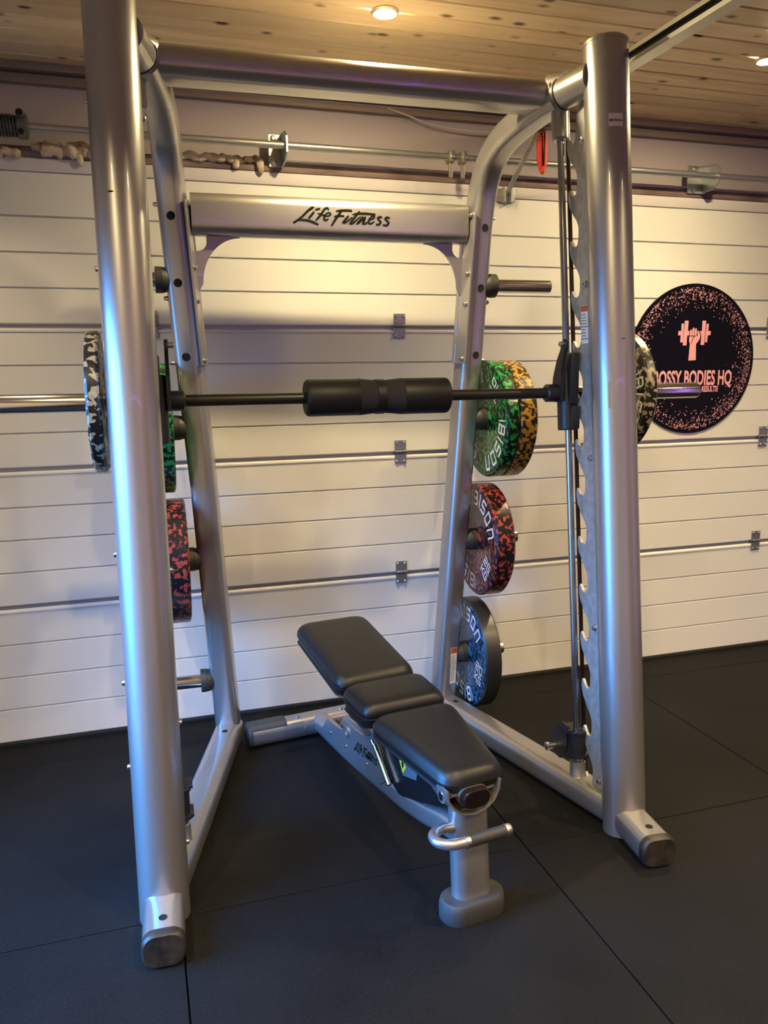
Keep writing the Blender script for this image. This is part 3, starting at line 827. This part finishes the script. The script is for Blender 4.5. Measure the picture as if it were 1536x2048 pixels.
# ================================================================= BENCH
bench = empty('weight_bench', (-0.27, -0.215, 0), R(7.3), 'adjustable silver bench with three black vinyl pads inside the rack', 'bench')


def pad(name, y0, y1, z0, z1, w0, w1, th, rc=0.035):
    """padded cushion: plan outline tapering from w0 (front) to w1, top edge rounded over"""
    L = math.hypot(y1 - y0, z1 - z0); ang = math.atan2(z1 - z0, y1 - y0)
    out = []
    cor = [(-w0 / 2, 0), (w0 / 2, 0), (w1 / 2, L), (-w1 / 2, L)]
    for i, (x, yy) in enumerate(cor):
        pv = V(cor[i - 1]); nx = V(cor[(i + 1) % 4]); c = V((x, yy)); a = c + (pv - c).normalized() * rc; b = c + (nx - c).normalized() * rc
        for k in range(7):
            t = k / 6; out.append(a * (1 - t) ** 2 + c * 2 * t * (1 - t) + b * t * t)
    # subdivide long straight runs so that the sides bow out a little
    cen = V((0, L / 2)); rows = []
    prof = [(0.0, -th), (0.004, -th + 0.004), (0.0, -th * 0.62), (0.003, -th * 0.60), (0.0, -th * 0.56), (-0.002, -0.034), (0.001, -0.024), (0.006, -0.014), (0.014, -0.006), (0.026, -0.0015), (0.045, 0.0)]
    bm = B(); rot = M.Rotation(ang, 3, 'X')
    for ins, h in prof:
        row = []
        for p in out:
            d = V((p.x, p.y)) - cen
            sx = max(0.02, (abs(d.x) - ins)) / max(abs(d.x), 1e-6) if abs(d.x) > 1e-4 else 1; sy = max(0.02, (abs(d.y) - ins)) / max(abs(d.y), 1e-6)
            q = V((d.x * sx, d.y * sy + L / 2, h)); row.append(bm.verts.new(rot @ q + V((0, y0, z0))))
        rows.append(row)
    n = len(out)
    for p, q in zip(rows, rows[1:]):
        for k in range(n): bm.faces.new((p[k], p[(k + 1) % n], q[(k + 1) % n], q[k]))
    bm.faces.new(rows[0][::-1]); bm.faces.new(rows[-1])
    o = obj(name, bm, VINYL, bench, 50)
    bm = B(); cord = [rot @ V(((p.x) * 1.0, p.y, -th * 0.60)) + V((0, y0, z0)) for p in out]; cord.append(cord[0])
    add_sweep(bm, cord, circ(0.0028, 6), V((0, 0, 1)), caps=False); obj('piping', bm, VINYL, o)
    return o


pad('seat_pad', -0.028, 0.352, 0.414, 0.436, 0.170, 0.272, 0.062, 0.048)
pad('hip_pad', 0.372, 0.555, 0.448, 0.455, 0.270, 0.275, 0.080, 0.035)
pad('back_pad', 0.572, 1.010, 0.456, 0.520, 0.270, 0.270, 0.070, 0.045)
# metal pad carriers beneath
bm = B(); add_sweep(bm, [(-0.012, -0.030, 0.346), (-0.008, 0.10, 0.346), (0, 0.40, 0.352)], rrect(0.082, 0.052, 0.024), V((1, 0, 0))); st = obj('seat_tube', bm, SIL, bench)
bm = B(); add_sweep(bm, [(-0.012, -0.029, 0.346), (-0.012, -0.044, 0.346), (-0.012, -0.049, 0.346)], rrect(0.080, 0.050, 0.024), V((1, 0, 0)), scales=[1, 1, 0.9]); obj('tube_cap', bm, mat('brown_plastic_cap', (0.010, 0.006, 0.005), 0.25, spec=0.3), st)
bm = B(); add_sweep(bm, [(0, 0.42, 0.352), (0, 0.60, 0.375), (0, 0.94, 0.425)], rrect(0.06, 0.045, 0.012), V((1, 0, 0))); obj('back_tube', bm, SIL, bench)
# hull under the seat
bm = B(); hull = [(0.03, 0.348), (0.44, 0.372), (0.455, 0.27), (0.40, 0.185), (0.33, 0.168), (0.18, 0.225), (0.06, 0.285)]
add_poly(bm, [V((-0.050, y, z)) for y, z in hull], V((0.100, 0, 0))); bmesh.ops.bevel(bm, geom=list(bm.edges), offset=0.006, segments=2, affect='EDGES'); hl = obj('seat_hull', bm, mat('black_gloss_plastic', (0.008, 0.008, 0.009), 0.2), bench)
bm = B(); bm.faces.new([bm.verts.new(V((-0.0508, y, z))) for y, z in ((0.335, 0.300), (0.205, 0.316), (0.215, 0.275), (0.30, 0.250))]); orient(bm, (-1, 0, 0)); wl = tag(decal('warning_label', bm, mat('grey_label', (0.10, 0.11, 0.12), 0.4), hl), 'grey label with a yellow warning diamond')
bm = B(); bm.faces.new([bm.verts.new(V((-0.0513, y, z))) for y, z in ((0.322, 0.286), (0.300, 0.312), (0.278, 0.284), (0.300, 0.256))]); orient(bm, (-1, 0, 0)); decal('warning_diamond', bm, YELLOW, wl)
bm = B(); bm.faces.new([bm.verts.new(V((-0.0516, y, z))) for y, z in ((0.308, 0.284), (0.300, 0.299), (0.292, 0.284), (0.300, 0.270))]); orient(bm, (-1, 0, 0)); decal('warning_mark', bm, INK, wl)
# front foot, post, yoke
bm = B(); ft = rrect(0.182, 0.098, 0.048, 8); rows = []
for z, k in ((0.0, 0.97), (0.004, 1.0), (0.040, 1.0), (0.052, 0.96), (0.056, 0.90)): rows.append([bm.verts.new((x * k, y * k - 0.005, z)) for x, y in ft])
for p, q in zip(rows, rows[1:]):
    for k in range(len(ft)): bm.faces.new((p[k], p[(k + 1) % len(ft)], q[(k + 1) % len(ft)], q[k]))
bm.faces.new(rows[0][::-1]); bm.faces.new(rows[-1]); obj('front_foot', bm, RUBG, bench)
bm = B(); add_sweep(bm, [(0, 0.0, 0.045), (0, 0.022, 0.30)], rrect(0.106, 0.062, 0.030, 8), V((1, 0, 0))); pst = obj('front_post', bm, SIL, bench)
bm = B(); yk = [(-0.086, 0.372), (-0.083, 0.345), (-0.066, 0.318), (-0.040, 0.300), (-0.008, 0.293), (0.024, 0.300), (0.050, 0.318), (0.064, 0.345), (0.067, 0.372)]
add_sweep(bm, [(x, 0.012, z) for x, z in yk], rrect(0.085, 0.007, 0.003, 2), V((0, 1, 0))); yo = obj('yoke', bm, SIL, pst)
bm = B(); add_cyl(bm, (-0.091, 0.0, 0.348), (0.071, 0.0, 0.348), 0.011, 20); obj('pivot_pin', bm, CHROME, yo)
for s in (-1, 1):
    bm = B(); add_lathe(bm, [(0.013, 0), (0.022, 0), (0.022, 0.006), (0.013, 0.006)], (0.064 if s > 0 else -0.083, 0.0, 0.352), (s, 0, 0), 24, close=True); obj('yoke_ring', bm, SIL, yo)
# pull handle
hp = smooth_path([(-0.045, 0.012, 0.245), (-0.085, 0.010, 0.250), (-0.118, -0.012, 0.255), (-0.124, -0.045, 0.257), (-0.100, -0.068, 0.256), (-0.060, -0.072, 0.255), (-0.052, -0.072, 0.255)], 5)
bm = B(); add_sweep(bm, hp, circ(0.0135, 16), V((0, 0, 1))); ha = obj('handle', bm, SIL, bench)
bm = B(); add_lathe(bm, [(0.013, 0), (0.0165, 0.001), (0.0165, 0.012), (0.013, 0.013)], (-0.062, -0.072, 0.255), (1, 0, 0), 20); obj('handle_collar', bm, STEEL, ha)
bm = B(); add_cyl(bm, (-0.050, -0.072, 0.255), (0.055, -0.072, 0.255), 0.0155, 24, bev=0.001); obj('handle_grip', bm, RUB, ha)
bm = B(); add_lathe(bm, [(0.0165, 0), (0.0165, 0.012), (0.014, 0.017)], (0.054, -0.072, 0.255), (1, 0, 0), 24); obj('handle_end', bm, STEEL, ha)
# main beam sloping back to the rear foot
bp = smooth_path([(0, 0.030, 0.205), (0, 0.120, 0.190), (0, 0.230, 0.160), (0, 0.35, 0.135), (0, 0.50, 0.115), (0, 0.80, 0.080), (0, 1.14, 0.055)], 5)
bm = B(); add_sweep(bm, bp, rrect(0.062, 0.070, 0.022), V((1, 0, 0))); beam = obj('main_beam', bm, SIL, bench)
# ladder gussets either side
gp = [(1.022, 0.088), (0.977, 0.135), (0.955, 0.152), (0.939, 0.150), (0.880, 0.156), (0.822, 0.166), (0.805, 0.180), (0.790, 0.202), (0.772, 0.215), (0.752, 0.215), (0.690, 0.220), (0.628, 0.230), (0.612, 0.245), (0.592, 0.285), (0.570, 0.298), (0.548, 0.293), (0.535, 0.267), (0.522, 0.223), (0.495, 0.195), (0.455, 0.150), (0.50, 0.120), (0.80, 0.085), (1.02, 0.062)]
for s in (-1, 1):
    bm = B(); add_poly(bm, [V((0.032 * s, y, z)) for y, z in gp], V((0.006 * s, 0, 0))); gg = obj('ladder_gusset', bm, SIL, bench, 25)
    bolts(gg, [(V((0.038 * s, y, z)), V((s, 0, 0))) for y, z in ((0.93, 0.108), (0.78, 0.122), (0.60, 0.140), (0.47, 0.158))], 0.005, 0.005)
    bm = B(); add_lathe(bm, [(0.012, 0), (0.020, 0.0), (0.020, 0.007), (0.012, 0.007)], (0.037 * s, 0.765, 0.182), (s, 0, 0), 20, close=True); obj('pivot_boss', bm, SIL, gg)
    if s < 0:
        bm = logo_bm(lambda u, v: V((-0.0386, 0.706 - 0.192 * u, 0.136 + 0.034 * u + 0.192 * v * 1.25)), 1.35); orient(bm, (-1, 0, 0)); tag(decal('logo_lettering', bm, INK, gg), 'small black brush-script maker logo')
bm = B(); add_cyl(bm, (-0.05, 0.572, 0.268), (0.05, 0.572, 0.268), 0.014, 20); add_cyl(bm, (-0.036, 0.66, 0.20), (0.036, 0.66, 0.20), 0.012, 16); obj('cross_pin', bm, STEEL, bench)
for k, dy in enumerate((0.0, 0.026)):
    bm = B(); add_cyl(bm, (-0.058 - 0.004 * k, 0.502 - dy, 0.272), (-0.058 - 0.004 * k, 0.395 - dy, 0.186), 0.008, 16, bev=0.002); obj('adjuster_rod', bm, CHROME, bench)
# rear cross foot
RY = 1.165
bm = B(); add_sweep(bm, [(-0.275, RY, 0.046), (0.275, RY, 0.046)], rrect(0.088, 0.080, 0.030), V((0, 1, 0))); rf = obj('rear_foot', bm, SIL, bench)
for s in (-1, 1):
    bm = B(); add_sweep(bm, [(0.274 * s, RY, 0.046), (0.284 * s, RY, 0.046), (0.289 * s, RY, 0.046)], rrect(0.089, 0.081, 0.030), V((0, 1, 0)), scales=[1, 1, 0.92]); obj('foot_end_cap', bm, RUBG, rf)
    bm = B(); add_sweep(bm, [(0.14 * s, RY, 0.050), (0.285 * s, RY, 0.050)], rrect(0.080, 0.084, 0.026), V((0, 1, 0))); obj('foot_pad', bm, RUBG, rf)
    bm = B(); add_lathe(bm, [(0.0, 0), (0.0495, 0.0), (0.0495, 0.012), (0.0, 0.012)][1:3], (0.065 * s, RY, 0.046), (s, 0, 0), 24)
    for v in bm.verts: v.co.y = RY + (v.co.y - RY) * 0.92; v.co.z = 0.046 + (v.co.z - 0.046) * 0.86
    obj('foot_collar', bm, SIL, rf)
    bolts(rf, [(V((0.09 * s, RY - 0.01, 0.0865)), V((0, 0, 1)))], 0.008, 0.008)

# ================================================================= ROUND SIGN ON THE DOOR
SC = V((1.435, DOORY - 0.005, 1.436)); SR = 0.338
sign = empty('round_sign', SC, 0, 'round black gym sign with pink fist and dumbbell emblem on the garage door', 'sign')
bm = B(); add_lathe(bm, [(SR, 0), (SR, 0.005), (SR - 0.001, 0.006)], (0, 0.004, 0), (0, -1, 0), 96); obj('sign_disc', bm, SIGNBLK, sign)
yp = -0.0028
bm = B(); rs = random.Random(3)
for k in range(1500):
    t = abs(rs.gauss(0, 0.27)); rad = 0.955 - t * 0.42
    if rad < 0.52: continue
    a = rs.uniform(0, 2 * math.pi); dr = rs.uniform(0.0014, 0.0026)
    if rs.random() < 0.25: dr *= 1.35
    c = V((rad * SR * math.cos(a), yp, rad * SR * math.sin(a)))
    vs = [bm.verts.new(c + V((math.cos(q * math.pi / 3) * dr * rs.uniform(.8, 1.3), 0, math.sin(q * math.pi / 3) * dr * rs.uniform(.8, 1.3)))) for q in range(6)]
    bm.faces.new(vs)
orient(bm, (0, -1, 0)); o = decal('pink_dots', bm, PINK, sign); o['kind'] = 'stuff'; o['label'] = 'scatter of tiny pink dots round the rim'


def sign_text(txt, size, sx, x, z, bold, name):
    bm = text_bm(txt, size, sx, bold)
    for v in bm.verts: v.co = V((x + v.co.x, yp - 0.0002, z + v.co.y))
    orient(bm, (0, -1, 0))
    left = set(bm.verts)
    while left:                                            # one object per letter
        st = [left.pop()]; isl = set(st)
        while st:
            for e in st.pop().link_edges:
                for w in e.verts:
                    if w in left: left.discard(w); isl.add(w); st.append(w)
        b2 = B(); mp_ = {v: b2.verts.new(v.co) for v in isl}
        for f in {f for v in isl for f in v.link_faces}: b2.faces.new([mp_[v] for v in f.verts])
        orient(b2, (0, -1, 0)); decal(name, b2, PINK, sign)
    bm.free()


sign_text('BOSSY BODIES HQ', 0.092, 0.56, 0.006, -0.088, 0.0028, 'letter')
sign_text('RESULTS!', 0.036, 0.62, 0.102, -0.137, 0.0012, 'letter')
# fist and dumbbell, traced in a 1536 x 1280 grid
bm = B()


def sg(x, y): return V(((x - 750) / 1536 * 0.305 + 0.0, yp - 0.0002, (620 - y) / 1280 * 0.262 + 0.100))


def spoly(pts):
    bm.faces.new([bm.verts.new(sg(x, y)) for x, y in pts])


spoly([(310, 485), (385, 485), (385, 325), (450, 325), (445, 735), (372, 735), (375, 580), (305, 580)])
spoly([(470, 262), (572, 262), (565, 480), (608, 485), (600, 580), (555, 580), (548, 800), (445, 800)])
spoly([(950, 258), (1052, 258), (1028, 790), (928, 790), (940, 580), (885, 485), (948, 485)])
spoly([(1065, 325), (1130, 325), (1125, 485), (1198, 485), (1190, 575), (1118, 575), (1108, 730), (1045, 730)])
for x, y0, y1 in ((648, 450, 588), (715, 405, 588), (782, 420, 588)):
    spoly([(x - 30, y1), (x - 28, y0 + 40), (x - 10, y0 + 5), (x + 12, y0), (x + 28, y0 + 30), (x + 27, y1 - 10), (x + 15, y1)])
spoly([(610, 605), (735, 603), (700, 650), (680, 720), (680, 765), (640, 765), (612, 715)])
spoly([(830, 480), (855, 475), (915, 580), (905, 645), (870, 705), (805, 770), (825, 1125), (620, 1135), (638, 770), (690, 770), (695, 715), (715, 660), (755, 610), (845, 580), (820, 510)])
orient(bm, (0, -1, 0)); decal('fist_emblem', bm, PINK, sign)

# ================================================================= DOOR HARDWARE OVER THE LINTEL
SY, SZ = 1.10, 2.212
shaft = empty('torsion_shaft', (0, SY, SZ), 0, 'grey steel torsion shaft with bearings running above the garage door', 'door hardware')
GSH = mat('galvanised_shaft', (0.40, 0.41, 0.41), 0.35, 0.85)
bm = B(); add_cyl(bm, (X0 + 0.02, 0, 0), (X1 - 0.02, 0, 0), 0.0130, 20); obj('shaft_tube', bm, GSH, shaft)
# spring on the left
bm = B(); sp = []
x = X0 + 0.05
while x < -1.335:
    sp.append((x, x)); x += 0.004
pts = [V((xx, 0.033 * math.cos(i * 0.8), 0.033 * math.sin(i * 0.8))) for i, (xx, _) in enumerate([(X0 + 0.05 + k * 0.00125, 0) for k in range(int((-1.335 - X0 - 0.05) / 0.00125))])]
add_sweep(bm, pts, circ(0.0042, 6), V((1, 0, 0))); obj('spring', bm, mat('dark_spring', (0.10, 0.10, 0.11), 0.45, 0.7), shaft)
bm = B(); add_lathe(bm, [(0.030, 0), (0.040, 0.003), (0.040, 0.030), (0.030, 0.034)], (-1.345, 0, 0), (1, 0, 0), 24)
add_lathe(bm, [(0.013, 0), (0.013, 0.03)], (-1.330, -0.030, 0.028), (0, -1, 0), 12); add_lathe(bm, [(0.013, 0), (0.013, 0.03)], (-1.330, -0.030, -0.030), (0, -1, 0), 12)
cone = obj('spring_cone', bm, mat('cast_grey', (0.12, 0.12, 0.125), 0.5, 0.5), shaft)
for dz in (0.028, -0.030): ring_hole(V((-1.330, -0.0602, dz)), (0, -1, 0), 0.009, cone)


def bearing(x, w=0.05):
    bm = B()
    add_box(bm, (x, 0.085, 0.0), (w, 0.005, 0.115), bev=0.001, seg=1)
    add_poly(bm, [V((x + w / 2, y, z)) for y, z in ((0.087, 0.058), (0.01, 0.052), (-0.028, 0.028), (-0.028, -0.028), (0.01, -0.052), (0.087, -0.058))], V((0.006, 0, 0)))
    b = obj('bearing_plate', bm, HINGE, shaft)
    bolts(b, [(V((x - 0.004, 0.082, z)), V((0, -1, 0))) for z in (0.043, -0.043)], 0.010, 0.008)


bearing(-0.475, 0.046); bearing(1.385, 0.075)
for x in (0.195, 0.245):
    bm = B(); add_box(bm, (x, 0, 0), (0.026, 0.050, 0.046), bev=0.008); add_box(bm, (x, -0.004, -0.045), (0.016, 0.012, 0.06), bev=0.003); c = obj('coupling', bm, mat('zinc_coupling', (0.28, 0.27, 0.24), 0.5, 0.7) if x < .2 else bpy.data.materials['zinc_coupling'], shaft)
    bolts(c, [(V((x, -0.025, -0.004)), V((0, -1, 0)))], 0.008, 0.007)
# dried foam squeezed out along the lintel, two runs
FO = mat('dried_foam', (0.50, 0.38, 0.24), 0.85)
_n = add_noise(FO, 26, 6)
_r = ramp(FO, _n.outputs['Fac'], [(0.34, (0.20, 0.11, 0.06)), (0.48, (0.48, 0.37, 0.25)), (0.66, (0.66, 0.58, 0.46))])
FO.node_tree.links.new(_r.outputs[0], FO.node_tree.nodes['Principled BSDF'].inputs['Base Color'])


def foam(xa, xb, z, rmin, rmax, label, seed, drips=()):
    rs = random.Random(seed); bm = B(); pts = []; sc = []
    x = xa
    while x < xb:
        pts.append(V((x, 1.186 + rs.uniform(-0.006, 0.006), z + rs.uniform(-0.006, 0.006)))); sc.append(rs.uniform(rmin, rmax)); x += rs.uniform(0.012, 0.022)
    sc[0] *= 0.4; sc[-1] *= 0.4
    add_sweep(bm, smooth_path(pts, 2), circ(1.0, 10), V((0, 1, 0)), scales=[sc[min(i // 2, len(sc) - 1)] for i in range(len(pts) * 2 - 1)])
    for dx, L in drips:
        k = [V((dx, 1.180, z - L * t)) for t in (0, 0.4, 0.8, 1)]; add_sweep(bm, k, circ(1.0, 10), V((0, 1, 0)), scales=[0.014, 0.013, 0.011, 0.004])
    for v in bm.verts: v.co += V((rs.uniform(-.0025, .0025), rs.uniform(-.0025, .0025), rs.uniform(-.0025, .0025)))
    return tag(obj('dried_foam', bm, FO, None, 70), label, 'foam', 'dried foam beads along the lintel')


foam(-0.86, -0.520, 2.176, 0.010, 0.016, 'long cream bead of dried foam between the left upright and centre bearing', 4, ((-0.62, 0.035), (-0.530, 0.05)))
foam(-1.75, -1.345, 2.150, 0.012, 0.020, 'rough dried foam bead under the dark torsion spring', 6)
foam(-1.315, -1.09, 2.168, 0.016, 0.030, 'lumpy brown and cream dried foam left of the left upright', 5, ((-1.16, 0.05),))

# opener rail running over the rack, its arm and release cord
RAILG = mat('opener_rail_metal', (0.55, 0.55, 0.50), 0.35, 0.7)
OX, OZ = 0.475, 2.325
opener = empty('opener_rail', (OX, 0, OZ), 0, 'pale metal garage door opener rail with dark slot running over the rack', 'opener')
bm = B()
add_box(bm, (0, -1.45, 0.020), (0.046, 5.2, 0.006)); add_box(bm, (0, -1.45, -0.020), (0.046, 5.2, 0.006)); add_box(bm, (0.018, -1.45, 0), (0.006, 5.2, 0.044))
add_box(bm, (-0.021, -1.45, 0.016), (0.005, 5.2, 0.012)); add_box(bm, (-0.021, -1.45, -0.016), (0.005, 5.2, 0.012)); obj('rail_channel', bm, RAILG, opener)
bm = B(); add_box(bm, (0.002, -1.45, 0), (0.02, 5.19, 0.018)); obj('drive_chain', bm, HOLE, opener)
bm = B(); add_box(bm, (0, 1.185, 0.0), (0.07, 0.09, 0.05), bev=0.004); obj('header_bracket', bm, RAILG, opener)
bm = B(); add_box(bm, (0, 0.890, -0.037), (0.045, 0.09, 0.03), bev=0.005); obj('trolley', bm, BLACK, opener)
bm = B(); add_sweep(bm, [(-0.005, 0.915, -0.050), (-0.005, 1.160, -0.215)], rrect(0.022, 0.005, 0.002, 1), V((1, 0, 0))); arm = obj('door_arm', bm, ZINC, opener)
bm = B(); add_box(bm, (0, 1.190, -0.222), (0.085, 0.010, 0.05), bev=0.002); add_box(bm, (-0.015, 1.176, -0.222), (0.006, 0.03, 0.06)); add_box(bm, (0.015, 1.176, -0.222), (0.006, 0.03, 0.06)); obj('door_bracket', bm, ZINC, opener)
rel = empty('release_handle', (0.512, 0.955, 2.30), 0, 'red plastic release handle hanging on a cord from the opener rail', 'handle')
bm = B(); pts = [V((0.0, 0, -0.010)), V((0.0, 0, -0.06)), V((0.001, 0, -0.12)), V((0.003, 0, -0.150))]
add_sweep(bm, pts, rrect(0.046, 0.014, 0.005), V((1, 0, 0)), scales=[0.9, 1, 0.9, 0.6]); add_lathe(bm, [(0.004, 0), (0.011, 0.006), (0.010, 0.016), (0.002, 0.024)], (0.003, 0, -0.142), (0, 0, -1), 14); obj('grip', bm, RED, rel)
bm = B()
for dx in (-0.005, 0.007): add_cyl(bm, (dx, -0.008, -0.004), (dx * 0.4 + 0.002, -0.008, -0.135), 0.0016, 6)
add_cyl(bm, (0.0, 0, 0.0015), (-0.012, 0.0, -0.010), 0.004, 8); obj('cord', bm, INK, rel)
# thin cable sagging along the header
bm = B(); cb = smooth_path([(-0.02, 1.215, 2.405), (0.06, 1.214, 2.385), (0.16, 1.214, 2.358), (0.32, 1.214, 2.345), (0.48, 1.214, 2.350)], 6)
add_sweep(bm, cb, circ(0.0035, 8), V((0, 1, 0))); tag(obj('cable', bm, mat('white_cable', (0.5, 0.47, 0.47), 0.5)), 'thin white cable sagging along the lilac header', 'cable')

# ================================================================= RECESSED DOWNLIGHTS
GLOW = bpy.data.materials.new('lamp_glow'); GLOW.use_nodes = True
b_ = GLOW.node_tree.nodes['Principled BSDF']; b_.inputs['Emission Color'].default_value = (1.0, 0.80, 0.42, 1); b_.inputs['Emission Strength'].default_value = 2600; b_.inputs['Base Color'].default_value = (1, 1, 1, 1)
for lx, lab in ((-0.252, 'warm recessed downlight in the pine ceiling above the top crossbar'), (1.138, 'warm recessed downlight cut by the picture edge, right of the rack')):
    dl = empty('downlight', (lx, 0.51, CEIL), 0, lab, 'light', 'ceiling downlights')
    bm = B(); add_lathe(bm, [(0.030, 0.001), (0.042, 0.0), (0.042, 0.004), (0.036, 0.009), (0.030, 0.008)], (0, 0, 0), (0, 0, -1), 40, close=True); obj('bezel', bm, mat('bezel_brass', (0.7, 0.6, 0.4), 0.3, 0.6) if lx < 0 else bpy.data.materials['bezel_brass'], dl)
    bm = B(); add_lathe(bm, [(0.031, 0), (0.030, 0.005), (0.020, 0.010)], (0, 0, 0.0), (0, 0, -1), 32); obj('lens', bm, GLOW, dl)
